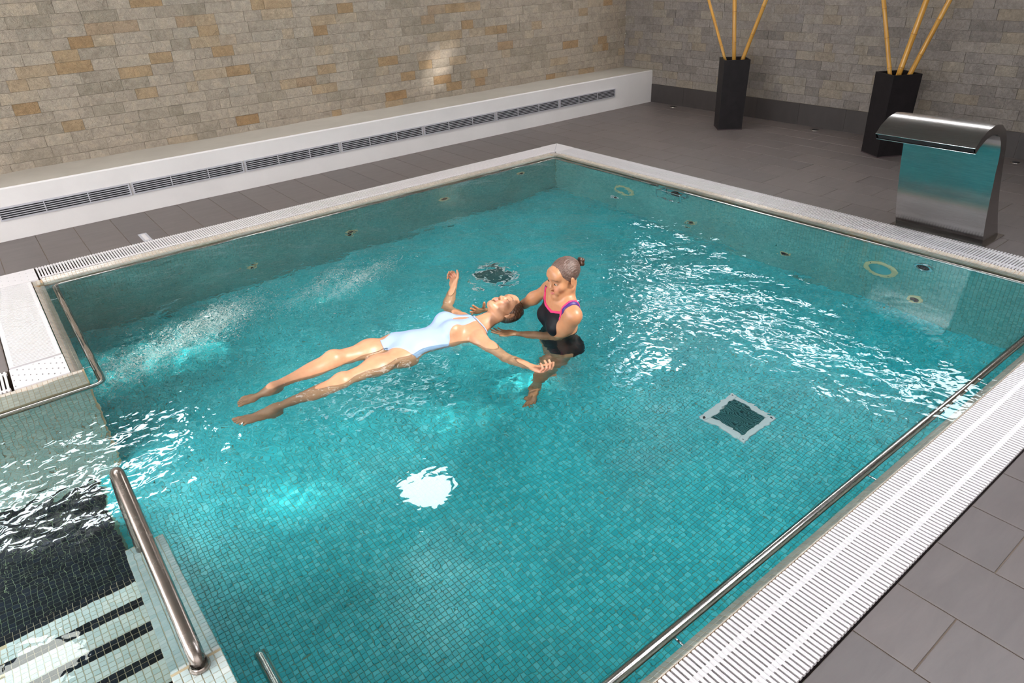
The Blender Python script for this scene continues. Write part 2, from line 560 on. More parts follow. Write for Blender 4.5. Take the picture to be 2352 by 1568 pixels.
for k, (yy, zz) in enumerate(steps):
    if zz > .02: continue
    nx = 20; ny = 10
    pit = (.25 / ny)
    for j in range(ny):
        for i in range(nx):
            x = X1 - P25 * (i + .5); y = yy - pit * (j + .5)
            black = j < 2
            dist = math.dist((x, y, zz), (0, 0, 2))
            cells.append((dist, x, y, zz, black))
    # the rest, to the left, outside the picture
    restS.append(tilefield((X1 - P25 * 58, yy - .25, zz), (1, 0, 0), (0, 1, 0), 38, 7, P25))
    restB.append(tilefield((X1 - P25 * 58, yy - 2 * P25, zz), (1, 0, 0), (0, 1, 0), 38, 2, P25))
restS.append(tilefield((X1 - P25 * 58, .51, -.004), (1, 0, 0), (0, 1, 0), 58, 44, P25))
cells.sort()
vis = [c for c in cells if c[1] > -.46 and c[2] > 1.98]
black_c = [c for c in vis if c[4]][:60]; pale_c = [c for c in vis if not c[4]][:230]
use = set(id(c) for c in black_c + pale_c)
for c in cells:
    _, x, y, zz, bk = c
    if id(c) in use:
        link('tile', tileB if bk else tileW, st, (x, y, zz))
    else:
        (restB if bk else restS).append(tilefield((x - P25 / 2, y - P25 / 2, zz), (1, 0, 0), (0, 1, 0), 1, 1, P25))
for (ya, yb, zz) in ((2.9, 3.257, -.85), (3.257, 3.665, -1.02), (3.665, YA, -D + .004)):
    restB.append(tilefield((X1 - P25 * 58, ya, zz), (1, 0, 0), (0, 1, 0), 58, int((yb - ya) / P25 + .3), P25, gap=.0013))
# the right face of the black landing, seen from the deep part, and step faces
for (ya, yb, zz) in ((2.9, 3.257, -.85), (3.257, 3.665, -1.02)):
    restB.append(tilefield((X0, yb, -D), (-1, 0, 0), (0, 0, 1), 1, 1, P25))
mosaic('pale_mosaic', restS, M['mosS'], st)
mosaic('black_mosaic', restB, M['mosB'], st)

dv = empty('stair_divider', (.02, 2.3, 0)); tag(dv, kind='structure'); dv['label'] = 'low sloping wall of pale mosaic beside the steps'
DX0, DX1 = -.057, .105
ys = [(.60, .03), (1.86, .004), (2.86, -.40)]
v = []
for (yy, zz) in ys: v += [(DX0, yy, zz), (DX1, yy, zz), (DX1, yy, -D), (DX0, yy, -D)]
f = [(0, 3, 2, 1), (8, 9, 10, 11)]
for k in range(2):
    q = k * 4
    f += [(q, q + 1, q + 5, q + 4), (q + 1, q + 2, q + 6, q + 5), (q + 3, q, q + 4, q + 7)]
d_o = link('divider_core', pymesh('divider_core', v, f, M['groutS']), dv); d_o.matrix_parent_inverse = Matrix.Translation((-.02, -2.3, 0))
ndx = 6; pdx = (DX1 - DX0) / ndx
fl = []
for k in range(2):
    (ya, za), (yb, zb) = ys[k], ys[k + 1]
    vec = np.array([0, yb - ya, zb - za]); L = np.linalg.norm(vec); vec /= L
    fl.append(tilefield((DX0, ya, za), (pdx / P25, 0, 0), vec, ndx, int(L / P25), P25))
side = tilefield((DX1, .9, -D), (0, 1, 0), (0, 0, 1), 76, 46, P25,
                 skip=lambda c: c[:, 2] > np.where(c[:, 1] < 1.86, -.01, .004 - (c[:, 1] - 1.86) * .404) - .02)
o = mosaic('pale_mosaic', fl, M['mosS'], dv); o.matrix_parent_inverse = Matrix.Translation((-.02, -2.3, 0))
o = mosaic('teal_mosaic', [side], M['mosF'], dv); o.matrix_parent_inverse = Matrix.Translation((-.02, -2.3, 0))

# ------------------------------------------------------------------ water
def in_rect(x, y, m_=0.03):
    a = (x > XL - m_) & (x < XR + m_) & (y > YN - m_) & (y < YB + m_)
    b = (x <= XL - m_ + .001) & (x > -1.5) & (y > YN - m_) & (y < YA + .13)
    return a | b


gs = .0115
xs = np.arange(-1.5, XR + .07, gs); ysn = np.arange(YN - .035, YB + .08, gs)
GX, GY = np.meshgrid(xs, ysn, indexing='ij')


def gauss(cx, cy, sx, sy): return np.exp(-((GX - cx) / sx) ** 2 - ((GY - cy) / sy) ** 2)


A = .11 + .95 * gauss(3.55, 3.4, 1.1, 1.15) + .55 * gauss(3.5, 1.6, .45, .8) + 1.0 * gauss(2.4, 3.4, .8, .8) \
    + .5 * gauss(-.2, 3.2, .8, .45) + .55 * gauss(.8, 4.9, .9, .7) + .35 * gauss(2.2, 5.0, 1.2, .5) + .75 * gauss(1.1, 3.2, .6, .35) + .35 * gauss(1.9, 2.9, .5, .4)
A = A + .26 * np.clip((GY - 2.8) / 1.6, 0, 1)
H = np.zeros_like(GX)
wr = np.random.default_rng(5)
WXp = GX + .05 * np.sin(3.1 * GY + 1.3 * GX) + .03 * np.sin(7 * GX + 2)
WYp = GY + .05 * np.sin(2.7 * GX - 1.1 * GY) + .03 * np.sin(6.3 * GY + 1)
for k in range(46):
    lam = .075 * (9.0 ** wr.random()); th = wr.normal(.9, 1.0)
    kk = 2 * math.pi / lam
    sl = .0125 * (1.0 if lam > .12 else .8)
    env = .5 + .5 * np.sin(WXp * wr.uniform(.6, 2.2) + WYp * wr.uniform(.6, 2.2) + wr.uniform(0, 6.3))
    H += sl / kk * (.35 + env) * np.sin(kk * (WXp * math.cos(th) + WYp * math.sin(th)) + wr.uniform(0, 6.28))
for cx, cy, a_, lam, dec in [(2.5, 2.84, .05, .11, .7), (2.33, 3.82, .04, .07, .3), (2.05, 2.5, .035, .07, .35), (2.25, 3.15, .035, .09, .5),
                             (1.2, 3.35, .03, .08, .35), (.45, 4.9, .05, .14, .5), (4.4, 4.9, .045, .11, .35), (3.3, 1.0, .03, .08, .3), (.75, 3.3, .04, .07, .3), (1.6, 2.98, .07, .075, .5), (1.0, 3.05, .07, .07, .45), (2.0, 2.9, .06, .075, .35), (1.3, 3.5, .06, .065, .4)]:
    rr = np.hypot(GX - cx, GY - cy) + .02 * np.sin(5 * GX) * np.sin(4 * GY)
    H += a_ * lam / (2 * math.pi) * np.cos(2 * math.pi * rr / lam) * np.exp(-rr / dec) / np.maximum(A, .3) * .9
H *= A
edge = np.minimum.reduce([np.clip((XR + .02 - GX) / .12, 0, 1), np.clip((GY - YN + .01) / .10, 0, 1), np.clip((YB + .02 - GY) / .12, 0, 1)])
H *= .35 + .65 * edge
idx = np.arange(GX.size).reshape(GX.shape)
F = np.stack([idx[:-1, :-1], idx[1:, :-1], idx[1:, 1:], idx[:-1, 1:]], -1).reshape(-1, 4)
cxm = (GX[:-1, :-1] + GX[1:, 1:]) / 2; cym = (GY[:-1, :-1] + GY[1:, 1:]) / 2
F = F[in_rect(cxm, cym).ravel()]
Vw = np.stack([GX, GY, H], -1).reshape(-1, 3)
used = np.unique(F); mp_ = np.full(len(Vw), -1); mp_[used] = np.arange(len(used))
wme = npmesh('water', Vw[used], mp_[F], M['water'], True)
at_ = wme.attributes.new('chop', 'FLOAT', 'POINT'); at_.data.foreach_set('value', np.clip(A * 1.1, .12, 1.3).ravel()[used].astype(np.float32))
wat = link('water', wme); wat.cycles.is_caustics_caster = True
tag(wat, kind='structure'); wat['label'] = 'clear rippled teal pool water'

# air bubbles swirled up by the wall jets
bub = []
for ex, ey, sx, sy, ang, num in [(.95, 4.55, .36, .13, .25, 6500), (.62, 4.38, .16, .09, .1, 1800), (1.38, 4.72, .15, .10, .3, 2600), (1.15, 4.70, .14, .05, .5, 900),
                                 (2.42, 4.60, .20, .08, .4, 3000), (2.12, 4.72, .22, .05, .5, 1400)]:
    p_ = RNG.normal(size=(num, 2)); r_ = np.hypot(p_[:, 0], p_[:, 1]); tw_ = 1.1 * r_
    q_ = np.stack([p_[:, 0] * np.cos(tw_) - p_[:, 1] * np.sin(tw_), p_[:, 0] * np.sin(tw_) + p_[:, 1] * np.cos(tw_)], 1) * (sx, sy)
    ca_, sa_ = math.cos(ang), math.sin(ang)
    d_ = .45 + .70 * RNG.random(num)
    xx_ = q_[:, 0] * ca_ - q_[:, 1] * sa_ + ex - .327 * d_; yy_ = q_[:, 0] * sa_ + q_[:, 1] * ca_ + ey + .55 * d_
    for k in range(num):
        if XL + .02 < xx_[k] < XR and yy_[k] < YB - .03: bub.append((xx_[k], yy_[k], -d_[k], .0020 + .0032 * RNG.random() ** 2))
bub = np.array(bub)
oc = np.array([(1, 0, 0), (-1, 0, 0), (0, 1, 0), (0, -1, 0), (0, 0, 1), (0, 0, -1)], float)
of = np.array([(0, 2, 4), (2, 1, 4), (1, 3, 4), (3, 0, 4), (2, 0, 5), (1, 2, 5), (3, 1, 5), (0, 3, 5)])
Vb = (bub[:, None, :3] + oc[None] * bub[:, None, 3:]).reshape(-1, 3); Fb = (np.arange(len(bub))[:, None, None] * 6 + of[None]).reshape(-1, 3)
M['bubble'] = plain('bubble_white', (.86, .92, .90), .3)
bubo = o = link('bubbles', npmesh('bubbles', Vb, Fb, M['bubble'])); bubo.cycles.is_caustics_receiver = True; tag(o, 'cloud of fine white air bubbles in the water near the left pool edge', 'bubbles', kind='stuff')

# ------------------------------------------------------------------ deck floor
floor = empty('floor'); tag(floor, kind='structure'); floor['label'] = 'grey brown tiled pool deck'
zt = .008
sub = MB()
sub.box((GO_X, NY0, -.3), (RX + .1, LY + .1, -.0035))
sub.box((NX0, GO_Y, -.3), (GO_X, LY + .1, -.0035))
sub.box((NX0, YA + .45, -.3), (-.26, GO_Y, -.0035))
sub.box((.2, NY0, -.3), (GO_X + .001, .555, -.0035))
sub.box((NX0, NY0, -.3), (.2, .5, -.0035))
sub.build('screed', M['deckgrout'], floor)
tcache = {}


def slab(x0, y0, x1, y1, g=.0022):
    w, l = round(x1 - x0 - 2 * g, 3), round(y1 - y0 - 2 * g, 3)
    if w < .02 or l < .02: return
    if (w, l) not in tcache:
        tcache[(w, l)] = MB().box((-w / 2, -l / 2, -.004), (w / 2, l / 2, 0), .0015).mesh('deck_tile', M['deck'])
    o = link('tile', tcache[(w, l)], floor, ((x0 + x1) / 2, (y0 + y1) / 2, 0))


TW, TL = .3035, .607
# right-hand deck, running bond, columns along y
c0 = 5.56
cols = []
x = GO_X
k = 0
while x < RX - .01:
    x2 = min(x + TW, RX)
    off = (.357 + (TL / 2 if k % 2 else 0)) % TL
    y = -.6 + off - TL
    while y < LY:
        if y + TL > -.6:
            ya, yb = max(y, -.6), min(y + TL, BY)
            if yb > ya: slab(x, ya, x2, yb)
        y += TL
    x = x2; k += 1
# near right strip in front of the grate
x = 1.774 - TW * 4; k = 0
while x < GO_X - .01:
    x2 = min(x + TW, GO_X)
    off = .357 if k % 2 == 0 else .357 - TL / 2
    y = off - 3 * TL
    while y < .55:
        ya, yb = y, min(y + TL, .556)
        if yb - ya > .02 and yb > -.55 and x2 > .6: slab(x, ya, x2, yb)
        y += TL
    x = x2; k += 1
# back strip between grate and ledge
x = .189 - TW * 5
while x < GO_X - .01:
    x2 = min(x + TW, GO_X)
    slab(x, GO_Y, x2, BY)
    x = x2
# left piece
x = -.26
while x > -1.4:
    slab(x - TW, YA + .45, x, YA + 1.06); slab(x - TW, YA + 1.06, x, GO_Y - .28)
    x -= TW

# ------------------------------------------------------------------ overflow grates
SP = .0203; SW = .0118


def grate_channel(parent, a, b):
    MB().box((a[0], a[1], -.20), (b[0], b[1], -.15)).build('channel', M['channel'], parent)


def slat_verts(w, l, z1=.010, h=.016):
    return MB().box((-w / 2, 0, z1 - h), (w / 2, l, z1), .0012)


# near grate, each slat a part
gn = empty('overflow_grate'); tag(gn, 'white slatted overflow grate along the near right pool edge', 'grate')
grate_channel(gn, (.105, .56), (GI_X - .008, .842))
sm_ = slat_verts(SW, .276).mesh('grate_slat', M['grate'])
n_s = 0; x = 1.0
while x < GO_X - .29 and n_s < 232:
    link('slat', sm_, gn, (x, .563, 0)); x += SP; n_s += 1
MBx = MB(); x = .985
while x > .12: MBx.box((x - SW / 2 - .005, .563, -.006), (x + SW / 2 - .005, .839, .010)); x -= SP
o = MBx.build('slats', M['grate'], gn); o['kind'] = 'stuff'
for yy in (.628, .757):
    MB().box((.11, yy, -.004), (GO_X - .28, yy + .022, .0085)).build('cross_bar', M['grate'], gn)


def strip_grate(name, label, x0, x1, y0, y1, along, s0, s1, bands=(.2, .75)):
    g = empty(name); tag(g, label, 'grate')
    grate_channel(g, (x0, y0), (x1, y1))
    m2 = MB(); t = s0
    while t < s1:
        if along == 'x': m2.box((t - SW / 2, y0 + .002, -.006), (t + SW / 2, y1 - .002, .010))
        else: m2.box((x0 + .002, t - SW / 2, -.006), (x1 - .002, t + SW / 2, .010))
        t += SP
    o = m2.build('slats', M['grate'], g); o['kind'] = 'stuff'
    for q in bands:
        if along == 'x':
            yy = y0 + (y1 - y0) * q; MB().box((s0, yy, -.004), (s1, yy + .022, .0088)).build('cross_bar', M['grate'], g)
        else:
            xx = x0 + (x1 - x0) * q; MB().box((xx, s0, -.004), (xx + .022, s1, .0088)).build('cross_bar', M['grate'], g)
    return g


strip_grate('overflow_grate', 'white slatted overflow grate along the far right pool edge by the waterfall', GI_X, GO_X, .842, GO_Y, 'y', .86, 6.02, (.16, .78))
strip_grate('overflow_grate', 'white slatted overflow grate along the far left pool edge below the ledge', .08, GI_X, GI_Y, GO_Y, 'x', .09, 5.30, (.06, .86))
strip_grate('overflow_grate', 'short white overflow grate on the left deck corner', -.255, .022, 4.30 + .27, GI_Y - .01, 'y', 4.60, GI_Y - .02, (.02, .9))
strip_grate('overflow_grate', 'white overflow grate along the alcove edge at the left border', NX0, -.26, 4.29, 4.565, 'x', -1.6, -.27, (.06, .86))


def plate(name, label, x0, x1, y0, y1, holes, parent=None, cell=.0069):
    """perforated corner plate: grid with cells left open"""
    nxx = int((x1 - x0) / cell); nyy = int((y1 - y0) / cell)
    sx = (x1 - x0) / nxx; sy = (y1 - y0) / nyy
    v = [(x0 + i * sx, y0 + j * sy, .010) for i in range(nxx + 1) for j in range(nyy + 1)]
    f = []
    for i in range(nxx):
        for j in range(nyy):
            if holes(i, j): continue
            a = i * (nyy + 1) + j
            f.append((a, a + nyy + 1, a + nyy + 2, a + 1))
    o = link('perforated_plate', pymesh('plate', v, f, M['grate']), parent)
    md = o.modifiers.new('thick', 'SOLIDIFY'); md.thickness = .012; md.offset = -1
    return o


g1 = empty('corner_grate'); tag(g1, 'square perforated white corner grate at the end of the left deck edge', 'grate')
grate_channel(g1, (-.255, 4.29), (.022, 4.57))
plate('p', '', -.255, .022, 4.292, 4.568, lambda i, j: (i % 4 == 1) and ((j + (i // 4) * 3) % 11 in (4, 5)) and 2 < j < 37, g1)
g2 = empty('corner_grate'); tag(g2, 'perforated white corner plate where the left grate meets the long far grate', 'grate')
grate_channel(g2, (-.255, GI_Y - .01), (.075, GO_Y))
plate('p', '', -.255, .072, GI_Y - .008, GO_Y - .002, lambda i, j: (i % 6 == 2) and ((j + (i // 6) * 4) % 12 == 5) and 1 < j < 37, g2)
g3 = empty('corner_grate'); tag(g3, 'smooth white mitred corner plate at the far pool corner', 'grate')
for (ax, bx) in ((0, 1),):
    c3 = MB(); zz = .010
    a1, a2 = (5.305, GI_Y), (5.32, GO_Y)
    c3.add([(5.305, GI_Y, zz), (GI_X + .0, GI_Y - .025, zz), (GO_X, GI_Y - .025, zz), (GO_X, GO_Y, zz), (5.305, GO_Y, zz)], [(0, 1, 2, 3, 4)])
    o = c3.build('plate', M['grate'], g3); md = o.modifiers.new('t', 'SOLIDIFY'); md.thickness = .014; md.offset = -1
MB().tube([(GI_X + .01, GI_Y + .01, .0105), (GO_X - .01, GO_Y - .01, .0105)], .0035, 6).build('mitre_strip', M['alu'], g3)

g4 = empty('corner_grate'); tag(g4, 'smooth white corner plate where the near grate meets the right one', 'grate')
MB().box((GI_X - .005, .563, -.004), (GO_X - .002, .85, .010), .001).build('plate', M['grate'], g4)
MB().tube([(GI_X, .845, .0105), (GO_X - .01, .57, .0105)], .0035, 6).build('mitre_strip', M['alu'], g4)

# ------------------------------------------------------------------ walls
def stone_variants(mat, n=8, seed=3):
    out = []
    r = np.random.default_rng(seed)
    for k in range(n):
        nx, nz = 5, 2
        v = []; f = []
        for i in range(nx + 1):
            for j in range(nz + 1):
                e = 0.0 if (i in (0, nx) or j in (0, nz)) else 1.0
                h = .010 + e * r.uniform(.000, .005) + (0 if e else r.uniform(-.001, .001))
                v.append((i / nx + (r.uniform(-.04, .04) / nx if 0 < i < nx else 0), -h, j / nz + (0 if j in (0, nz) else r.uniform(-.12, .12))))
        id_ = lambda i, j: i * (nz + 1) + j
        for i in range(nx):
            for j in range(nz): f.append((id_(i, j), id_(i + 1, j), id_(i + 1, j + 1), id_(i, j + 1)))
        b = len(v); rim = [id_(i, 0) for i in range(nx + 1)] + [id_(nx, j) for j in range(1, nz + 1)] + [id_(i, nz) for i in range(nx - 1, -1, -1)] + [id_(0, j) for j in range(nz - 1, 0, -1)]
        for q in rim: v.append((v[q][0], .012, v[q][2]))
        m_ = len(rim)
        for a in range(m_): f.append((rim[(a + 1) % m_], rim[a], b + a, b + (a + 1) % m_))
        out.append((v, f, pymesh('ledge_stone', v, f, mat)))
    return out


def stone_wall(name, label, mat, origin, axis, length, z0, z1, vis_fn, limit=300, seed=1, lens=(.16, .34)):
    """axis 'x': stones run along +x facing -y ; axis 'y': run along -y facing -x"""
    w = empty(name, origin); tag(w, kind='structure'); w['label'] = label
    if axis == 'y': w.rotation_euler = (0, 0, -math.pi / 2)
    MB().box((0, .004, -.1), (length, .12, ZC + .3)).build('backing', M['grout_dark'], w)
    var = stone_variants(mat, 8, seed + 20)
    r = random.Random(seed); allst = []
    z = z0; row = 0
    while z < z1 - .02:
        h = .1 if z + .13 < z1 else z1 - z
        x = -r.uniform(0, .2)
        while x < length:
            l = r.uniform(*lens) if r.random() > .18 else r.uniform(.1, .2)
            a, b = max(x, 0), min(x + l, length)
            if b - a > .03: allst.append((a, b, z, h, r.randrange(8), r.uniform(-.003, .003)))
            x += l
        z += h; row += 1
    visible = sorted([s for s in allst if vis_fn(s) is not None], key=vis_fn)[:limit]
    vs = set(map(id, visible)); Vs = []; Fs = []; T = []
    g = .0013
    for s in allst:
        a, b, z, h, kv, pr = s
        if id(s) in vs:
            o = link('stone', var[kv][2], w, (a + g, pr, z + g)); o.scale = (b - a - 2 * g, 1, h - 2 * g)
        else:
            base = len(Vs)
            Vs += [(a + g + p[0] * (b - a - 2 * g), p[1] + pr, z + g + p[2] * (h - 2 * g)) for p in var[kv][0]]
            Fs += [tuple(i + base for i in q) for q in var[kv][1]]; t = r.random(); T += [t] * len(var[kv][1])
    me = npmesh('stones', np.array(Vs), np.array(Fs), mat)
    at = me.attributes.new('tone', 'FLOAT', 'FACE'); at.data.foreach_set('value', np.array(T, dtype=np.float32))
    o = link('stones', me, w); o['kind'] = 'stuff'
    return w


def visL(s):
    x = NX0 + (s[0] + s[1]) / 2; z = s[2]
    if z > 1.9 - max(0, x - .5) * .06 or z < .4 or x < .35 - (z - .45) * -.1: return None
    return math.dist((x, LY, z), (0, 0, 2))


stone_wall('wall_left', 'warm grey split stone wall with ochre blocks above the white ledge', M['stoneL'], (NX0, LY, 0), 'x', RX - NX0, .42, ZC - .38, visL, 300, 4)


def visR(s):
    y = LY - (s[0] + s[1]) / 2; z = s[2]
    if z > 1.5 or y < 2.1: return None
    return math.dist((RX, y, z), (0, 0, 2))


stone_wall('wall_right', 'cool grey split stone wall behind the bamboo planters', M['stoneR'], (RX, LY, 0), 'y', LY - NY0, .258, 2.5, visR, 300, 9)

bb = empty('baseboard_right', (RX, 0, 0)); tag(bb, kind='structure'); bb['label'] = 'dark grey skirting tiles under the right stone wall'
y = BY; rb = random.Random(3)
bx_w = -.018
MB().box((-.012, NY0, 0), (-.0, BY, .25)).build('backing', M['deckgrout2'], bb)
while y > -.6:
    y2 = y - .607
    MB().box((bx_w, y2 + .0015, .002), (-.010, y - .0015, .256), 0).build('tile', M['base'], bb)
    y = y2

MB2 = MB().box((NX0, YN * 0 + NY0 - .2, -.1), (RX + .1, NY0, ZC + .3))
o = MB2.build('wall_front', M['nearwall']); tag(o, kind='structure')
o = MB().box((NX0 - .2, NY0, -.1), (NX0, LY + .1, ZC + .3)).build('wall_side', M['nearwall']); tag(o, kind='structure')

# ceiling with open skylights (sun holes)
def hole_for(px, py, pz, sx, sy):
    """opening in the ceiling through which the sun reaches the point"""
    t = (ZC - pz) / -SUN_DIR.z
    c = Vector((px, py, pz)) - SUN_DIR * t
    return (c.x - sx / 2, c.x + sx / 2, c.y - sy / 2, c.y + sy / 2)


HOLES = [
    hole_for(2.10, 3.10, 0, 2.1, 1.35),      # over the two women
    hole_for(.95, 4.55, 0, .95, .50),      # bright patch, left of the pool
    hole_for(1.38, 4.72, 0, .26, .20),
    hole_for(2.42, 4.60, 0, .50, .26),
    hole_for(4.93, 7.86, .80, .34, .42),   # patch on the stone wall
]


def ceiling():
    X = sorted({NX0 - .2, RX + .1} | {h[0] for h in HOLES} | {h[1] for h in HOLES})
    Y = sorted({NY0 - .2, LY + .1} | {h[2] for h in HOLES} | {h[3] for h in HOLES})
    m_ = MB()
    for i in range(len(X) - 1):
        for j in range(len(Y) - 1):
            cx, cy = (X[i] + X[i + 1]) / 2, (Y[j] + Y[j + 1]) / 2
            if any(h[0] < cx < h[1] and h[2] < cy < h[3] for h in HOLES): continue
            m_.box((X[i], Y[j], ZC), (X[i + 1], Y[j + 1], ZC + .06))
    o = m_.build('ceiling', M['ceil']); tag(o, kind='structure')
    return o


ceiling()

# ledge along the left wall
lg = empty('trim_1', (0, BY, 0)); tag(lg, kind='structure'); lg['label'] = 'white plastered ledge along the left stone wall'
v = []; f = []
nseg = 60; rr = random.Random(2)
for i in range(nseg + 1):
    x = NX0 + (RX - .004 - NX0) * i / nseg; w1 = rr.uniform(-.002, .002); w2 = rr.uniform(-.002, .002)
    v += [(x, w1, 0), (x, w2, BZ - .012), (x, .012 + w2, BZ), (x, LY - BY + .02, BZ + rr.uniform(-.004, .006))]
for i in range(nseg):
    a = i * 4
    for k in range(3): f.append((a + k, a + 4 + k, a + 5 + k, a + 1 + k))
q = (nseg) * 4
f.append((q, q + 1, q + 2, q + 3))
pm_ = pymesh('plaster', v, f, M['plaster'], False); pm_.materials.append(M['ledgeshade'])
for q_ in range(nseg): pm_.polygons[q_ * 3 + 2].material_index = 1  # top faces take the plaster with painted shade
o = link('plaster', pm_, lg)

# ventilation grilles let into the ledge
starts = [6.44 - 1.0745 * k for k in range(8)]
names = ['at the far corner end', 'second from the far corner', 'third from the far corner', 'fourth from the far corner, in the middle',
         'fifth from the far corner', 'sixth from the far corner', 'seventh from the far corner', 'last one']
first = None
for k, xs_ in enumerate(starts[:7]):
    nmz = ['at the end by the far corner', 'second from the far corner', 'third from the far corner', 'fourth from the far corner',
           'fifth from the far corner', 'sixth from the far corner', 'running out of the left border'][k]
    lab = 'grey linear air grille in the white ledge, ' + nmz
    if first is None:
        g = empty('air_grille', (xs_, BY, .235)); first = g
        fr = MB(); L = 1.055
        fr.box((0, -.014, .043), (L, .004, .057)).box((0, -.014, -.057), (L, .004, -.043))
        fr.box((0, -.014, -.043), (.012, .004, .043)).box((L - .012, -.014, -.043), (L, .004, .043))
        fr.build('frame', M['alu'], g)
        MB().box((.01, -.0045, -.045), (L - .01, -.0035, .045)).build('recess', M['hollow'], g)
        for j in range(4):
            zz = -.0285 + j * .019
            MB().box((.012, -.013, zz - .0034), (L - .012, -.0045, zz + .0034)).build('slat', M['alu'], g)
        for xx in (L / 3, 2 * L / 3): MB().box((xx - .004, -.0135, -.043), (xx + .004, -.004, .043)).build('mullion', M['alu'], g)
        for xx in (L + .001,): MB().box((xx, -.007, -.057), (xx + .0195, .003, .057)).build('joint_plate', M['alu'], g) if False else None
    else:
        g = first.copy(); COL.objects.link(g); g.location = (xs_, BY, .235)
        for ch in first.children:
            c = ch.copy(); COL.objects.link(c); c.parent = g
    tag(g, lab, 'air grille', 'air grilles along the white ledge')

# windows high in the walls (seen mirrored in the pool) and added fill panes out of view
def window(name, label, a, b, axis, nbars, glass=None):
    w = empty(name); tag(w, kind='structure'); w['label'] = label
    x0, y0, z0 = a; x1, y1, z1 = b
    g = MB(); fr = MB(); t = .05
    if axis == 'x':
        g.box((x0, y0, z0), (x0 + .01, y1, z1))
        X0_, X1_ = x0 - .02, x0 + .03
        fr.box((X0_, y0 - t, z0 - t), (X1_, y1 + t, z0)).box((X0_, y0 - t, z1), (X1_, y1 + t, z1 + t))
        for k in range(nbars + 1):
            yy = y0 + (y1 - y0) * k / nbars; fr.box((X0_, yy - t / 2, z0), (X1_, yy + t / 2, z1))
    else:
        g.box((x0, y0, z0), (x1, y0 + .01, z1))
        Y0_, Y1_ = y0 - .02, y0 + .03
        fr.box((x0 - t, Y0_, z0 - t), (x1 + t, Y1_, z0)).box((x0 - t, Y0_, z1), (x1 + t, Y1_, z1 + t))
        for k in range(nbars + 1):
            xx = x0 + (x1 - x0) * k / nbars; fr.box((xx - t / 2, Y0_, z0), (xx + t / 2, Y1_, z1))
    g.build('pane', glass or M['window'], w); fr.build('window_frame', M['alu'], w)
    return w


window('window_1', 'clerestory window high in the right wall', (RX - .03, 1.75, 2.74), (RX, 7.4, 3.10), 'x', 6, M['window4'])
window('window_2', 'clerestory window high in the left wall', (-2.6, LY - .03, 2.80), (.95, LY, 3.17), 'y', 3, M['window3'])
window('fill_pane_side', 'tall glowing fill pane added at the side wall', (NX0 + .02, -1.6, .9), (NX0, 5.4, 2.9), 'x', 5)  # unseen pane, added as soft light from the side
window('fill_pane_rear', 'wide glowing fill pane added behind the camera', (-3.6, NY0 + .02, .9), (2.2, NY0, 2.9), 'y', 5, M['fillweak'])  # unseen pane, added as weak frontal fill

cp_ = empty('ceiling_panel', (3.3, 7.45, ZC)); tag(cp_, 'dim square light panel in the ceiling along the left stone wall', 'lamp')
MB().box((-.86, -.29, -.03), (.86, .29, -.001)).build('panel_frame', M['alu'], cp_)
MB().box((-.80, -.24, -.036), (.80, .24, -.031)).build('diffuser', M['dimpanel'], cp_)
# ceiling lamps in a row
lampm = MB().lathe([(.30, -.05), (.30, -.02), (.22, 0)], n=36)
for k, (lx, ly) in enumerate(((2.72, 5.35), (6.78, 5.62), (-1.0, 5.6))):
    L_ = empty('ceiling_lamp', (lx, ly, ZC)); tag(L_, ['round ceiling lamp over the middle of the deck', 'round ceiling lamp near the right wall', 'round ceiling lamp over the left deck'][k], 'lamp', 'round ceiling lamps')
    MB().lathe([(.31, 0), (.31, -.05), (.29, -.055)], n=36).build('rim', M['alu'], L_)
    MB().lathe([(.29, -.05), (.15, -.06), (.001, -.062)], n=36).build('diffuser', M['lamp2' if k == 2 else 'lamp'], L_)
# ------------------------------------------------------------------ fittings in and around the pool
def bracket(parent, p, wall, r=.006):
    """thin hook from the rail down to the wall"""
    p = Vector(p); w_ = Vector(wall)
    pts = smooth_path([p + Vector((0, 0, -.004)), p + Vector((0, 0, -.05)), w_ + Vector((0, 0, -.05))], .03, 5)
    mb_ = MB().tube(pts, r, 8)
    d = (w_ - p).normalized()
    mb_.tube([w_ + Vector((0, 0, -.05)) - d * .004, w_ + Vector((0, 0, -.05))], .016, 12)
    return mb_.build('bracket', M['chrome'], parent)


ra = empty('grab_rail'); tag(ra, 'long steel grab rail around the far and left pool edges at the water line', 'rail')
RZ = -.018
pts = smooth_path([(5.12, 4.36, RZ), (5.12, 5.865, RZ), (.150, 5.865, RZ), (.150, 4.062, RZ), (-3.4, 4.062, RZ)], .055, 7)
MB().tube(pts, .0205, 16).build('tube', M['steel'], ra)
MB().tube([(5.12, 4.352, RZ), (5.12, 4.364, RZ)], .0225, 16).build('end_cap', M['chrome'], ra)
for x in (.62, 1.9, 3.15, 4.4): bracket(ra, (x, 5.865, RZ), (x, YB, RZ))
for y in (5.62, 4.36): bracket(ra, (.15, y, RZ), (XL, y, RZ))
for x in (-.17,): bracket(ra, (x, 4.062, RZ), (x, YA, RZ))
bracket(ra, (5.12, 4.75, RZ), (XR, 4.75, RZ))
rb_ = empty('grab_rail'); tag(rb_, 'steel grab rail along the near right and right pool edges', 'rail')
pts = smooth_path([(5.12, 4.02, RZ), (5.12, .938, RZ), (.205, .938, RZ), (.205, 1.78, RZ - .03)], .055, 7)
MB().tube(pts, .0205, 16).build('tube', M['steel'], rb_)
MB().lathe([(0, 0), (.019, 0), (.0215, -.004), (.0215, -.02)], (.205, 1.785, RZ - .03), 16, 'Y').build('end_cap', M['steel'], rb_)
for x in (1.33, 2.60, 3.72, 4.7): bracket(rb_, (x, .938, RZ), (x, YN, RZ))
for y in (3.5, 2.3): bracket(rb_, (5.12, y, RZ), (XR, y, RZ))

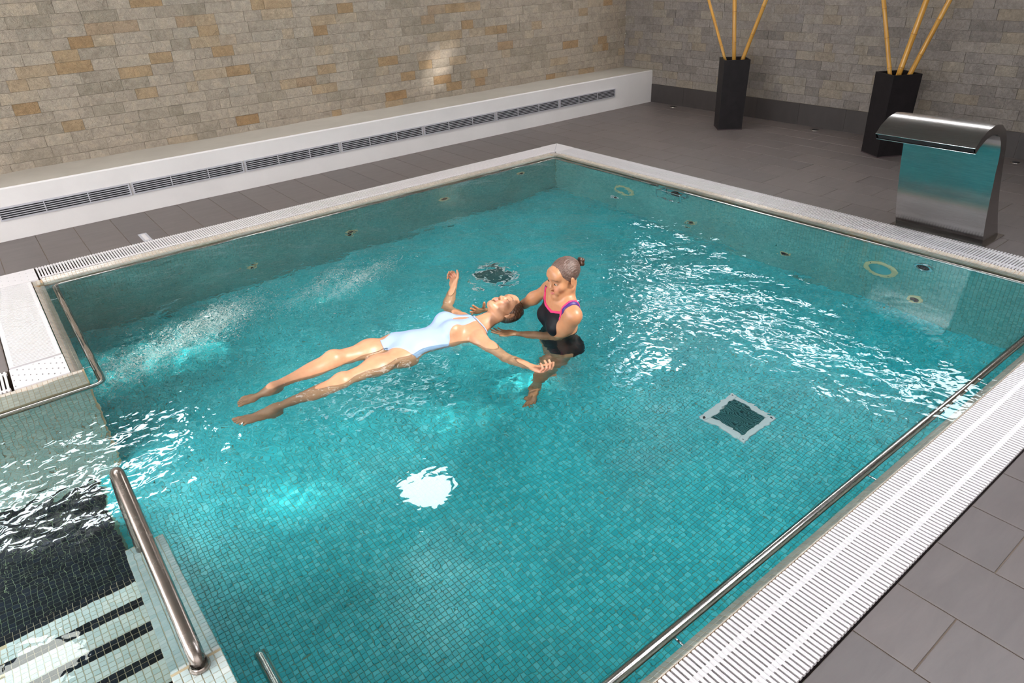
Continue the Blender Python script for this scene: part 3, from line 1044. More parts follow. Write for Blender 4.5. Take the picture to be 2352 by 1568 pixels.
hr = empty('handrail', (.03, 1.83, 0)); tag(hr, 'curved worn steel handrail arching over the stair divider', 'handrail')
pts = smooth_path([(0, 0, -.02), (0, .03, .05), (.0, .55, .165), (.0, .93, .27), (-.012, 1.0, .06), (-.02, .97, -.405)], .10, 9)
MB().tube(pts, .0265, 20).build('tube', M['steelworn'], hr)
MB().lathe([(.028, .012), (.034, .004), (.034, -.004)], (0, -.002, .012), 20).build('collar', M['steelworn'], hr)

# second outlet and drains on the pool floor
for k, (dx, dy) in enumerate(drains):
    d_ = empty('floor_drain', (dx, dy, -D)); tag(d_, ['square floor drain in a white frame near the right edge', 'square floor drain beyond the two women'][k], 'drain', None)
    fr = MB(); a, b_ = .168, .125
    fr.box((-a, -a, 0), (a, -b_, .012), .003).box((-a, b_, 0), (a, a, .012), .003).box((-a, -b_, 0), (-b_, b_, .012), .003).box((b_, -b_, 0), (a, b_, .012), .003)
    fr.build('frame', M['whitepvc'], d_)
    MB().box((-b_, -b_, -.004), (b_, b_, .001)).build('sump', M['sump'], d_)
    gb = MB().box((-.003, -b_, .002), (.003, b_, .009)).mesh('grid_bar', M['drainbar'])
    for q in range(21): link('bar', gb, d_, (-b_ + .012 * (q + .5), 0, 0))
    for sx in (-1, 1):
        for sy in (-1, 1): MB().lathe([(.006, .0125), (.0, .0128)], (sx * .147, sy * .147, 0), 8).build('screw', M['darkmetal'], d_)


def wall_ring(x, y, z, r, label, name='wall_light', axis='X', mat='pvc'):
    o = empty(name, (x, y, z)); tag(o, label, {'wall_light': 'light', 'wall_jet': 'jet'}[name])
    s = -1
    MB().lathe([(r * .66, s * .012), (r * .7, s * .018), (r * .95, s * .016), (r, s * .006), (r, 0)], (0, 0, 0), 32, axis).build('ring', M[mat], o)
    if name == 'wall_light':
        MB().lathe([(0, s * .012), (r * .4, s * .011), (r * .66, s * .008)], (0, 0, 0), 28, axis).build('lens', M['lens'], o)
        for q in range(4):
            t = math.pi / 4 + q * math.pi / 2; rr = r * .83
            c = (s * .0175, rr * math.cos(t), rr * math.sin(t)) if axis == 'X' else (rr * math.cos(t), s * .0175, rr * math.sin(t))
            MB().lathe([(0, s * .002), (.006, 0)], c, 8, axis).build('screw', M['darkmetal'], o)
    else:
        MB().lathe([(0, s * .004), (r * .3, s * .006), (r * .3, s * .02), (r * .42, s * .02), (r * .66, s * .006)], (0, 0, 0), 20, axis).build('nozzle', M['mosB'], o)
    return o


M['lens'] = plain('lamp_lens', (.08, .42, .45), .1)
wall_ring(XR, 4.86, -.56, .135, 'cream ringed round light under the far rail, left of the chrome handle')
wall_ring(XR, 2.16, -.57, .135, 'cream ringed round light below the waterfall')
wall_ring(XR, 4.98, -.85, .055, 'pale jet low beside the far cream ringed light', 'wall_jet', mat='whitepvc')
wall_ring(XR, 2.96, -.86, .055, 'small jet on the far right wall left of the waterfall light', 'wall_jet')
wall_ring(XR, 3.98, -.88, .055, 'small jet under the chrome handle', 'wall_jet')
wall_ring(XR, 1.86, -.90, .055, 'small cream jet low below the chrome grille', 'wall_jet')
wall_ring(XR, 1.86, -.30, .07, 'round dark metal jet ring under the waterfall', 'wall_jet', mat='chrome')
for (x, z, t) in ((4.68, -.34, 'far corner'), (3.66, -.50, 'middle of the far left wall'), (2.60, -.70, 'left half of the far left wall, beside the glare'), (1.60, -.82, 'left end of the far left wall')):
    wall_ring(x, YB, z, .055, 'small cream jet, ' + t, 'wall_jet', 'Y')

hd = empty('jet_unit', (XR, 4.19, -.175)); tag(hd, 'chrome jet unit with rectangular handle frame on the far right pool wall', 'jet unit')
pr = [(-.16, -.055), (-.16, .055), (-.125, .085), (.125, .085), (.16, .055), (.16, -.055), (.125, -.085), (-.125, -.085)]
bx_ = MB(); v = [(0, a, b_) for a, b_ in pr] + [(-.03, a * .95, b_ * .92) for a, b_ in pr]
bx_.add(v, [(i, (i + 1) % 8, 8 + (i + 1) % 8, 8 + i) for i in range(8)] + [tuple(range(8, 16))])
bx_.build('face_plate', M['chrome'], hd)
MB().lathe([(.0, -.012), (.045, -.012), (.055, -.004), (.062, -.006)], (-.03, -.03, 0), 24, 'X').build('nozzle', M['hollow'], hd)
fp = smooth_path([(-.11, 0, .09), (-.11, .15, .09), (-.11, .15, -.15), (-.11, -.15, -.15), (-.11, -.15, .09), (-.11, .001, .09)], .03, 6)
MB().tube(fp, .009, 10).build('handle_frame', M['chrome'], hd)
for sy in (-.12, .12): MB().tube([(-.02, sy, .06), (-.11, sy, .09)], .008, 8).build('handle_arm', M['chrome'], hd)

# recessed floor lights by the skirting
for k, (x, y) in enumerate(((8.17, 6.75), (8.15, 4.52), (8.13, 2.34))):
    fl_ = empty('floor_light', (x, y, 0)); tag(fl_, ['small round floor light near the far corner of the right wall', 'small round floor light between the two planters', 'small round floor light at the right border'][k], 'floor light', 'floor lights along the right wall')
    MB().lathe([(.034, .002), (.042, .005), (.052, .003), (.052, 0)], (0, 0, 0), 24).build('ring', M['steel'], fl_)
    MB().lathe([(0, .0015), (.034, .002)], (0, 0, 0), 20).build('glass', M['hollow'], fl_)
# small metal lid beside the grate
ld = empty('deck_lid', (.93, 6.47, 0)); tag(ld, 'small metal inspection plate in the left deck beside the grate', 'lid')
MB().box((-.035, -.12, 0), (.035, .12, .004), .001).build('plate', M['alu'], ld)
MB().box((-.016, -.09, .004), (.016, .09, .0055)).build('insert', M['grate'], ld)

# waterfall spout
wf = empty('waterfall_spout', (5.62, 1.98, 0)); tag(wf, 'curved stainless steel waterfall spout on the far pool edge', 'waterfall spout')
FR = [(5.62, .004), (5.575, .10), (5.54, .20), (5.51, .30), (5.485, .40), (5.46, .50), (5.44, .59), (5.425, .67), (5.405, .735), (5.37, .79), (5.32, .835), (5.255, .862), (5.18, .868), (5.10, .855), (5.035, .825), (4.985, .785)]
BK = [(5.89, .004), (5.82, .10), (5.75, .20), (5.69, .30), (5.635, .40), (5.59, .50), (5.55, .59), (5.52, .67), (5.49, .74), (5.45, .81), (5.395, .868), (5.31, .915), (5.20, .932), (5.095, .915), (5.01, .875), (4.955, .825)]
wy0, wy1 = 1.665 - 1.98, 2.30 - 1.98


def sheet(curve, y0, y1, th, name, mat, flip=False):
    v = []; n_ = len(curve)
    for (x, z) in curve: v += [(x - 5.62, y0, z), (x - 5.62, y1, z)]
    f = [(2 * i, 2 * i + 1, 2 * i + 3, 2 * i + 2) if not flip else (2 * i, 2 * i + 2, 2 * i + 3, 2 * i + 1) for i in range(n_ - 1)]
    o = link(name, pymesh(name, v, f, mat, True), wf)
    return o


sheet(FR, wy0, wy1, 0, 'front_sheet', M['brushed'], True)
sheet(BK, wy0, wy1, 0, 'back_sheet', M['brushed'])
for nm_, yy, fl_ in (('side_panel', wy0, False), ('side_panel', wy1, True)):
    v = []
    for (a, b_) in zip(FR, BK): v += [(a[0] - 5.62, yy, a[1]), (b_[0] - 5.62, yy, b_[1])]
    f = [(2 * i, 2 * i + 1, 2 * i + 3, 2 * i + 2) for i in range(len(FR) - 1)]
    link(nm_, pymesh(nm_, v, f, M['brushed']), wf)
(xa, za), (xb, zb) = FR[-1], BK[-1]
sl_ = MB().add([(xa - 5.62 + .004, wy0 + .01, za + .006), (xa - 5.62 + .004, wy1 - .01, za + .006), (xb - 5.62 + .004, wy1 - .01, zb - .006), (xb - 5.62 + .004, wy0 + .01, zb - .006)], [(0, 1, 2, 3)])
sl_.build('outlet_slot', M['hollow'], wf)
MB().tube([(xb - 5.62, wy0, zb), (xb - 5.62, wy1, zb)], .003, 8).tube([(xa - 5.62, wy0, za), (xa - 5.62, wy1, za)], .003, 8).build('lip_edge', M['chrome'], wf)
MB().box((-.035, wy0 - .03, 0), (.315, wy1 + .03, .006), .002).build('base_plate', M['brushed'], wf)

# planters with bamboo
def planter(loc, yaw, label, h=.815, half=.142, top=.152):
    p = empty('planter', loc, yaw); tag(p, label, 'planter', 'tall black square planters with bamboo')
    v = []; lv = [(half, 0), (top, h), (top - .012, h), (top - .014, h - .25)]
    for (s_, z) in lv: v += [(-s_, -s_, z), (s_, -s_, z), (s_, s_, z), (-s_, s_, z)]
    f = [(3, 2, 1, 0)]
    for k in range(3):
        for q in range(4):
            n_ = (q + 1) % 4; f.append((k * 4 + q, k * 4 + n_, k * 4 + 4 + n_, k * 4 + 4 + q))
    f.append((12, 13, 14, 15))
    link('pot', pymesh('pot', v, f, M['black']), p)
    MB().box((-top + .015, -top + .015, h - .20), (top - .015, top - .015, h - .17)).build('soil', M['hollow'], p)
    for q in range(4):
        pass
    MB().box((-half - .002, -half - .002, 0), (half + .002, half + .002, .012)).build('foot_band', M['channel'], p)
    return p


p1 = planter((7.585, 5.375, 0), math.atan2(-.67, .74), 'tall black square planter with bamboo, nearer the far corner')
p2 = planter((7.60, 3.425, 0), math.atan2(-.50, .86), 'tall black square planter with bamboo, behind the waterfall spout')


def bamboo(a, b, r, label, phase, seed):
    a = Vector(a); b = Vector(b); d = (b - a).normalized()
    base = a - d * .17; L = 2.1
    o = empty('bamboo_pole', base)
    o.rotation_mode = 'QUATERNION'; o.rotation_quaternion = d.to_track_quat('Z', 'Y')
    tag(o, label, 'bamboo pole', 'bamboo poles in the black planters')
    rr = random.Random(seed); nodes = []; z = phase
    while z < L - .05: nodes.append(z); z += rr.uniform(.27, .34)
    prof = [(0, 0), (r * 1.02, 0)]
    zz = .03
    nd = sorted(nodes)
    for q in nd:
        prof += [(r, q - .03), (r * 1.02, q - .010), (r * 1.12, q - .004), (r * .98, q), (r * 1.13, q + .005), (r * 1.02, q + .014)]
    prof += [(r * .94, L), (0, L)]
    MB().lathe(prof, (0, 0, 0), 16).build('cane', M['bamboo'], o)
    for q in nd: MB().lathe([(r * 1.0, q - .003), (r * 1.10, q - .0012), (r * 1.10, q + .0012), (r, q + .003)], (0, 0, 0), 16).build('node', M['bnode'], o)
    return o


bamboo((7.55, 5.49, .80), (7.55, 5.80, 1.42), .0165, 'left thin bamboo pole in the planter near the far corner', .33, 1)
bamboo((7.57, 5.375, .80), (7.57, 5.455, 1.43), .023, 'upright bamboo pole in the middle of the planter near the far corner', .36, 2)
bamboo((7.60, 5.275, .81), (7.60, 5.06, 1.44), .022, 'bamboo pole leaning right in the planter near the far corner', .18, 3)
bamboo((7.56, 3.49, .79), (7.56, 3.70, 1.45), .020, 'left upright bamboo pole in the planter behind the spout', .24, 4)
bamboo((7.58, 3.415, .79), (7.58, 3.31, 1.46), .026, 'thick middle bamboo pole in the planter behind the spout', .25, 5)
bamboo((7.62, 3.325, .80), (7.62, 3.12, 1.47), .023, 'bamboo pole leaning furthest right, behind the spout', .05, 6)

#@PART3
# ------------------------------------------------------------------ people: bodies grown from a signed distance field
def unit(v): v = np.asarray(v, float); return v / np.linalg.norm(v)


class Field:
    def __init__(s, lo, hi, h):
        s.h = h; s.lo = np.array(lo, float); n = np.ceil((np.array(hi) - s.lo) / h).astype(int) + 1
        s.n = n; s.F = np.full(n, .5, np.float32)
        s.ax = [(s.lo[i] + h * np.arange(n[i])).astype(np.float32) for i in range(3)]
    def sub(s, lo, hi):
        a = np.maximum(np.floor((np.array(lo) - s.lo) / s.h).astype(int), 0)
        b = np.minimum(np.ceil((np.array(hi) - s.lo) / s.h).astype(int) + 1, s.n)
        if np.any(b <= a): return None, None
        sl = tuple(slice(a[i], b[i]) for i in range(3))
        P = np.meshgrid(*[s.ax[i][sl[i]] for i in range(3)], indexing='ij', sparse=True)
        return sl, P
    def blend(s, sl, d, k, sub=False):
        f = s.F[sl]
        if sub:
            d = -d; hh = np.maximum(k - np.abs(f - d), 0) / k
            s.F[sl] = np.maximum(f, d) + hh * hh * k * .25
        else:
            hh = np.maximum(k - np.abs(f - d), 0) / k
            s.F[sl] = np.minimum(f, d) - hh * hh * k * .25
    def cone(s, a, b, ra, rb, k=.02, flat=None, sub=False, fbl=None):
        """tapered capsule; flat=(axis, factor): squeezed along the axis"""
        a = np.array(a, float); b = np.array(b, float); m = max(ra, rb) * (1.0 if not flat else max(1, 1)) + k + .014
        sl, P = s.sub(np.minimum(a, b) - m, np.maximum(a, b) + m)
        if sl is None: return
        ba = b - a; L2 = float(ba @ ba) + 1e-9
        d = [P[i] - np.float32(a[i]) for i in range(3)]
        t = np.clip((d[0] * ba[0] + d[1] * ba[1] + d[2] * ba[2]) / L2, 0, 1)
        q = [d[i] - t * ba[i] for i in range(3)]
        r = ra + (rb - ra) * t
        if flat:
            n = unit(flat[0]); fac = flat[1]
            c = q[0] * n[0] + q[1] * n[1] + q[2] * n[2]
            e = c * (1 / fac - 1)
            ln = np.sqrt((q[0] + e * n[0]) ** 2 + (q[1] + e * n[1]) ** 2 + (q[2] + e * n[2]) ** 2)
            ac = np.abs(c) / fac / np.maximum(ln, 1e-6)
            dd = (ln - r) * (1 - ac * (1 - fac))
        else:
            dd = np.sqrt(q[0] ** 2 + q[1] ** 2 + q[2] ** 2) - r
        s.blend(sl, dd.astype(np.float32), k, sub)
    def ell(s, c, r, B, k=.02, sub=False):
        """ellipsoid with radii r along the rows of B"""
        c = np.array(c, float); B = np.array(B, float); r = np.array(r, float)
        ext = np.sqrt(((B * r[:, None]) ** 2).sum(0)) + k + .014
        sl, P = s.sub(c - ext, c + ext)
        if sl is None: return
        d = [P[i] - np.float32(c[i]) for i in range(3)]
        l = [(d[0] * B[j][0] + d[1] * B[j][1] + d[2] * B[j][2]) / r[j] for j in range(3)]
        k0 = np.sqrt(l[0] ** 2 + l[1] ** 2 + l[2] ** 2)
        k1 = np.sqrt((l[0] / r[0]) ** 2 + (l[1] / r[1]) ** 2 + (l[2] / r[2]) ** 2)
        s.blend(sl, (k0 * (k0 - 1) / np.maximum(k1, 1e-6)).astype(np.float32), k, sub)


def nets(F, lo, h):
    """surface nets: field -> vertices, quads"""
    Sg = F < 0
    c = np.zeros(np.array(F.shape) - 1, np.uint8)
    for dx in (0, 1):
        for dy in (0, 1):
            for dz in (0, 1):
                c += Sg[dx:F.shape[0] - 1 + dx, dy:F.shape[1] - 1 + dy, dz:F.shape[2] - 1 + dz]
    act = np.argwhere((c > 0) & (c < 8)); idx = np.full(c.shape, -1, np.int32)
    idx[tuple(act.T)] = np.arange(len(act))
    acc = np.zeros((len(act), 3)); cnt_ = np.zeros(len(act))
    cor = [(0, 0, 0), (1, 0, 0), (0, 1, 0), (1, 1, 0), (0, 0, 1), (1, 0, 1), (0, 1, 1), (1, 1, 1)]
    val = [F[act[:, 0] + q[0], act[:, 1] + q[1], act[:, 2] + q[2]] for q in cor]
    for a, b in ((0, 1), (2, 3), (4, 5), (6, 7), (0, 2), (1, 3), (4, 6), (5, 7), (0, 4), (1, 5), (2, 6), (3, 7)):
        va, vb = val[a], val[b]; m_ = (va < 0) != (vb < 0)
        t = np.where(m_, va / np.where(m_, va - vb, 1), 0)
        pa = np.array(cor[a]); pb = np.array(cor[b])
        acc += np.where(m_[:, None], pa + t[:, None] * (pb - pa), 0); cnt_ += m_
    V = (act + acc / cnt_[:, None]) * h + lo
    Q = []
    for ax in range(3):
        sa = [slice(1, -1)] * 3; sb = [slice(1, -1)] * 3
        sa[ax] = slice(0, -1); sb[ax] = slice(1, None)
        A_, B_ = Sg[tuple(sa)], Sg[tuple(sb)]
        e = np.argwhere(A_ != B_)
        off = np.ones(3, int); off[ax] = 0
        e2 = e + off
        u, w = [(1, 2), (2, 0), (0, 1)][ax]
        du = np.zeros(3, int); du[u] = 1; dw = np.zeros(3, int); dw[w] = 1
        q = [e2 - du - dw, e2 - dw, e2, e2 - du]
        q = np.stack([idx[tuple(x_.T)] for x_ in q], 1)
        ins = A_[tuple(e.T)]
        q[~ins] = q[~ins][:, ::-1]
        Q.append(q)
    Q = np.concatenate(Q); Q = Q[(Q >= 0).all(1)]
    return V, Q


class Frame:
    def __init__(s, o, r, f, u, sc=1.0): s.o = np.array(o, float); s.r, s.f, s.u = unit(r), unit(f), unit(u); s.sc = sc
    def p(s, a, b, c): return s.o + s.sc * (a * s.r + b * s.f + c * s.u)
    @property
    def B(s): return [s.r, s.f, s.u]
    def loc(s, P): d = np.asarray(P) - s.o; return np.stack([d @ s.r, d @ s.f, d @ s.u], -1) / s.sc


def frame(o, f, u, sc=1.0):
    u = unit(u); f = np.array(f, float); f = unit(f - u * (f @ u)); r = np.cross(f, u)
    return Frame(o, r, f, u, sc)


def head(Fd, H, closed=True, smile=False):
    e = Fd.ell; c = Fd.cone; p = H.p; B = H.B
    e(p(0, -.014, .038), (.072, .090, .078), B, .02)
    e(p(0, .030, -.020), (.060, .056, .078), B, .03)
    c(p(0, .062, -.086), p(0, .078, -.098), .022, .0185, .025)
    for s_ in (-1, 1):
        c(p(s_ * .052, -.004, -.058), p(s_ * .020, .062, -.098), .017, .015, .03)
        e(p(s_ * .038, .060, -.026), (.023, .020, .022), B, .025)
        e(p(s_ * .030, .083, -.052), (.014, .012, .022), B, .02)
    c(p(-.034, .076, .034), p(.034, .076, .034), .013, .013, .022)
    e(p(0, .066, .055), (.05, .026, .035), B, .03)
    c(p(0, .083, .014), p(0, .099, -.020), .0070, .0085, .014)
    e(p(0, .100, -.025), (.0100, .0095, .0085), B, .010)
    for s_ in (-1, 1):
        e(p(s_ * .0110, .093, -.029), (.0075, .009, .0065), B, .007)
        e(p(s_ * .031, .101, .009), (.016, .013, .0115), B, .012, True)
        e(p(s_ * .031, .076, .009), (.0145, .0145, .0125), B, .005)
        e(p(s_ * .007, .097, -.0355), (.003, .004, .002), B, .003, True)
    # mouth
    w = .023
    for s_ in (-1, 1):
        c(p(0, .097, -.0555), p(s_ * w, .083, -.0585 + (.004 if smile else -.001)), .0062, .0030, .006)
        c(p(0, .0965, -.0665), p(s_ * w, .082, -.0610 + (.004 if smile else -.001)), .0074, .0030, .006)
    for s_ in (-1, 1):
        c(p(0, .1055, -.0605), p(s_ * .021, .089, -.0600 + (.004 if smile else -.001)), .0016, .0012, .002, sub=True)
    # ears
    for s_ in (-1, 1):
        eb = [unit(H.r * 1 - H.f * .35 * s_), unit(H.f + H.r * .35 * s_), H.u]
        e(p(s_ * .074, -.008, -.004), (.008, .018, .031), eb, .006)
        e(p(s_ * .072, -.004, -.030), (.008, .009, .012), B, .006)
        e(p(s_ * .0845, .000, .002), (.0055, .009, .017), B, .004, True)


def paint_head(V, C, H, brow=(.10, .06, .04), lip=(.62, .16, .15), open_=False):
    L = H.loc(V); x, y, z = L[:, 0], L[:, 1], L[:, 2]
    near = (y > .05)
    def put(mask_, col, w=1.0):
        C[:] = C * (1 - (mask_ * w)[:, None]) + np.array(col)[None] * (mask_ * w)[:, None]
    cheek = np.exp(-(((np.abs(x) - .038) / .018) ** 2 + ((z + .028) / .018) ** 2)) * near
    put(cheek, (.75, .26, .18), .35)
    lm = np.clip(1.6 - np.sqrt((x / .0225) ** 2 + ((z + .0615) / .0095) ** 2) * 1.6, 0, 1) * (y > .078)
    put(np.clip(lm * 2.5, 0, 1), lip, .85)
    mt = np.clip(1 - np.abs(z + .0605 - (0)) / .0016, 0, 1) * (np.abs(x) < .022) * (y > .08)
    put(mt, (.25, .05, .05), .8)
    bz = .031 + .004 * np.cos((np.abs(x) - .034) / .02 * 1.5)
    bm = np.clip(1.5 - np.abs(z - bz) / .0032, 0, 1) * (np.abs(x) > .014) * (np.abs(x) < .052) * near
    put(bm, brow, .75)
    if not open_:
        ex = (np.abs(x) - .031)
        lz = .0035 + (ex / .015) ** 2 * .003
        em = np.clip(1.5 - np.abs(z - lz) / .0016, 0, 1) * (np.abs(ex) < .015) * (y > .07)
        put(em, (.06, .03, .02), .85)
        sh = np.exp(-((ex / .016) ** 2 + ((z - .012) / .009) ** 2)) * (y > .06)
        put(sh, (.50, .25, .17), .3)
    else:
        ex = (np.abs(x) - .031)
        sh = np.exp(-((ex / .018) ** 2 + ((z - .009) / .010) ** 2)) * (y > .06)
        put(sh, (.34, .17, .12), .5)


def hand(Fd, w, d, n, t, curl=(.5, .6, .7, .75), sc=1.0, thumb=.6, spread=1.0):
    """w wrist, d towards fingers, n out of the palm, t towards the thumb"""
    d = unit(d); n = unit(np.array(n) - d * (np.array(n) @ d)); t0 = np.cross(n, d); t = t0 if t0 @ np.array(t) > 0 else -t0
    P = lambda a, b, c: np.array(w, float) + sc * (a * d + b * t + c * n)
    B = [d, t, n]
    Fd.cone(P(-.03, 0, 0), P(.012, 0, 0), .024 * sc, .024 * sc, .015, (n, .78))
    Fd.ell(P(.045, 0, 0), (.052 * sc, .037 * sc, .0155 * sc), B, .012)
    Fd.ell(P(.035, .022, .008), (.032 * sc, .016 * sc, .014 * sc), B, .012)
    Fd.ell(P(.040, -.024, .006), (.034 * sc, .013 * sc, .012 * sc), B, .012)
    bs = [(.084, .0275), (.089, .0095), (.086, -.0085), (.078, -.0255)]
    ln = [(.040, .024, .018), (.044, .028, .019), (.041, .026, .019), (.032, .019, .017)]
    for k in range(4):
        p = P(bs[k][0], bs[k][1], -.001); ang = .05; dd = d + t * (bs[k][1] * 4.0 * spread)
        dd = unit(dd); cu = curl[k]; r = (.0088, .0088, .0084, .0075)[k] * sc
        Fd.cone(P(.055, bs[k][1] * .85, -.001), p, r * 1.1, r * 1.05, .01)
        for j, L in enumerate(ln[k]):
            ang += cu * (1.0, 1.15, .8)[j]
            v = dd * math.cos(ang) + n * math.sin(ang)
            q = p + v * L * sc
            Fd.cone(p, q, r * (1 - .07 * j), r * (1 - .07 * (j + 1)), .0035); p = q
    p = P(.022, .026, .006); v = unit(d * .62 + t * .70 + n * .25)
    for j, L in enumerate((.040, .030, .024)):
        q = p + v * L * sc; Fd.cone(p, q, (.0115, .0098, .0092)[j] * sc, (.0100, .0092, .0078)[j] * sc, .006); p = q
        v = unit(v + d * .35 * thumb + n * .35 * thumb - t * .12)


def foot(Fd, a, d, n, t, sc=1.0, spread=1.0):
    """a ankle, d towards toes, n towards the sole, t towards the big toe"""
    d = unit(d); n = unit(np.array(n) - d * (np.array(n) @ d)); t0 = np.cross(n, d); t = t0 if t0 @ np.array(t) > 0 else -t0
    P = lambda x, y, z: np.array(a, float) + sc * (x * d + y * t + z * n)
    B = [d, t, n]
    Fd.ell(P(-.030, 0, .045), (.030 * sc, .027 * sc, .030 * sc), B, .03)
    Fd.cone(P(0, 0, 0), P(.02, 0, .03), .033 * sc, .034 * sc, .03)
    Fd.cone(P(.02, .004, .025), P(.115, .006, .052), .031 * sc, .020 * sc, .03)
    Fd.ell(P(.120, .004, .060), (.038 * sc, .043 * sc, .016 * sc), B, .02)
    Fd.cone(P(-.02, -.012, .062), P(.115, -.022, .064), .016 * sc, .014 * sc, .02)
    for s_, z in ((1, -.002), (-1, .006)): Fd.ell(P(.0, s_ * .030, z), (.012 * sc, .008 * sc, .012 * sc), B, .014)
    for k, (y, x, r, L) in enumerate(((.030, .148, .0125, .040), (.010, .152, .0085, .036), (-.006, .148, .0080, .032), (-.021, .140, .0076, .028), (-.035, .130, .0072, .023))):
        q0 = P(x - .02, y, .062); q1 = P(x + L * .5, y * (1.0 + .12 * spread), .060); q2 = P(x + L, y * (1.0 + .2 * spread), .068)
        Fd.cone(q0, q1, r * sc * 1.05, r * sc, .008); Fd.cone(q1, q2, r * sc, r * .95 * sc, .003)


def arm(Fd, sh, el, wr, B=None, sc=1.0):
    sh, el, wr = map(lambda q: np.array(q, float), (sh, el, wr))
    Fd.ell(sh + unit(el - sh) * .025 , (.041 * sc,) * 3, np.eye(3), .05)
    Fd.cone(sh, el, .043 * sc, .033 * sc, .03)
    m_ = sh * .6 + el * .4; Fd.ell(m_, (.040 * sc, .040 * sc, .040 * sc), np.eye(3), .04)
    Fd.cone(el, el * .3 + wr * .7, .035 * sc, .027 * sc, .02)
    Fd.cone(el * .75 + wr * .25, wr, .036 * sc, .0215 * sc, .02)


def leg(Fd, hip, kn, an, front, sc=1.0):
    hip, kn, an, front = map(lambda q: np.array(q, float), (hip, kn, an, front))
    Fd.cone(hip, kn, .080 * sc, .046 * sc, .05)
    Fd.ell(hip * .6 + kn * .4 + front * .008, (.070 * sc,) * 3, np.eye(3), .06)
    Fd.ell(kn + front * .009, (.041 * sc,) * 3, np.eye(3), .04)
    Fd.cone(kn, an, .044 * sc, .029 * sc, .03)
    d = unit(an - kn)
    c = kn + (an - kn) * .28 - front * .018
    r = unit(np.cross(d, front)); f2 = np.cross(r, d)
    Fd.ell(c, (.115 * sc, .044 * sc, .046 * sc), [d, r, f2], .04)


def torso(Fd, T, bust=1.0):
    e = Fd.ell; c = Fd.cone; p = T.p; B = T.B; k = T.sc
    S_ = lambda *a: tuple(x * k for x in a)
    e(p(0, 0, .01), S_(.155, .100, .095), B, .05)
    for s_ in (-1, 1):
        e(p(s_ * .075, -.055, -.03), S_(.080, .070, .085), B, .04)
        e(p(s_ * .095, 0, -.03), S_(.075, .080, .08), B, .05)
        e(p(s_ * .070, .078, .300), S_(.060 * bust, .048 * bust, .058 * bust), B, .035)
        c(p(s_ * .135, -.005, .425), p(s_ * .04, -.015, .455), .045 * k, .045 * k, .04)
        c(p(s_ * .09, -.01, .455), p(0, -.018, .505), .032 * k, .045 * k, .035)
        c(p(s_ * .03, .05, .447), p(s_ * .14, .028, .452), .010, .010, .02)
    e(p(0, .004, .135), S_(.120, .083, .12), B, .06)
    e(p(0, .0, .28), S_(.138, .092, .15), B, .05)
    e(p(0, .0, .38), S_(.140, .080, .09), B, .05)
    e(p(0, .035, .06), S_(.10, .065, .10), B, .05)


def sample(Fd, lo, hi):
    sl, P = Fd.sub(lo, hi)
    G = np.meshgrid(*[Fd.ax[i][sl[i]] for i in range(3)], indexing='ij')
    return sl, Fd.F[sl], G


def locgrid(T, G):
    d = [G[i] - np.float32(T.o[i]) for i in range(3)]
    return [(d[0] * v[0] + d[1] * v[1] + d[2] * v[2]) / T.sc for v in (T.r, T.f, T.u)]


def skin_mat(name, gain=1.0):
    m, nt, b = nm(name)
    at = N(nt, 'ShaderNodeAttribute', attribute_name='tint')
    g = N(nt, 'ShaderNodeNewGeometry')
    n1 = N(nt, 'ShaderNodeTexNoise', i_Scale=26.0, i_Detail=4.0); nt.links.new(g.outputs['Position'], n1.inputs['Vector'])
    r1 = ramp(nt, [(.3, (.92 * gain, .90 * gain, .89 * gain)), (.7, (1.06 * gain, 1.05 * gain, 1.04 * gain))], n1.outputs[0])
    nt.links.new(mix(nt, at.outputs['Color'], r1.outputs[0], 1.0, 'MULTIPLY'), b.inputs['Base Color'])
    b.inputs['Roughness'].default_value = .42; b.inputs['Specular IOR Level'].default_value = .55
    n2 = N(nt, 'ShaderNodeTexNoise', i_Scale=140.0, i_Detail=2.0); nt.links.new(g.outputs['Position'], n2.inputs['Vector'])
    bp = N(nt, 'ShaderNodeBump', i_Strength=.15, i_Distance=.002); nt.links.new(n2.outputs[0], bp.inputs['Height']); nt.links.new(bp.outputs[0], b.inputs['Normal'])
    return m


def hair_mat(name, cols, H, rough=.28):
    m, nt, b = nm(name)
    g = N(nt, 'ShaderNodeNewGeometry')
    # strands run from the face to the back of the head: fine noise across that direction
    vr = N(nt, 'ShaderNodeVectorMath', operation='DOT_PRODUCT'); vr.inputs[1].default_value = tuple(H.r)
    vu = N(nt, 'ShaderNodeVectorMath', operation='DOT_PRODUCT'); vu.inputs[1].default_value = tuple(unit(H.u * .8 - H.f * .25))
    vf = N(nt, 'ShaderNodeVectorMath', operation='DOT_PRODUCT'); vf.inputs[1].default_value = tuple(H.f)
    cx = N(nt, 'ShaderNodeCombineXYZ')
    for k_, (v_, sc_) in enumerate(((vr, 420), (vu, 420), (vf, 22))):
        nt.links.new(g.outputs['Position'], v_.inputs[0])
        mu = N(nt, 'ShaderNodeMath', operation='MULTIPLY'); mu.inputs[1].default_value = sc_
        nt.links.new(v_.outputs['Value'], mu.inputs[0]); nt.links.new(mu.outputs[0], cx.inputs[k_])
    n = N(nt, 'ShaderNodeTexNoise', i_Scale=1.0, i_Detail=4.0, i_Roughness=.6); nt.links.new(cx.outputs[0], n.inputs['Vector'])
    r = ramp(nt, [(.3, cols[0]), (.5, cols[1]), (.7, cols[2])], n.outputs[0])
    nt.links.new(r.outputs[0], b.inputs['Base Color']); b.inputs['Roughness'].default_value = rough
    bp = N(nt, 'ShaderNodeBump', i_Strength=.6, i_Distance=.003); nt.links.new(n.outputs[0], bp.inputs['Height']); nt.links.new(bp.outputs[0], b.inputs['Normal'])
    return m


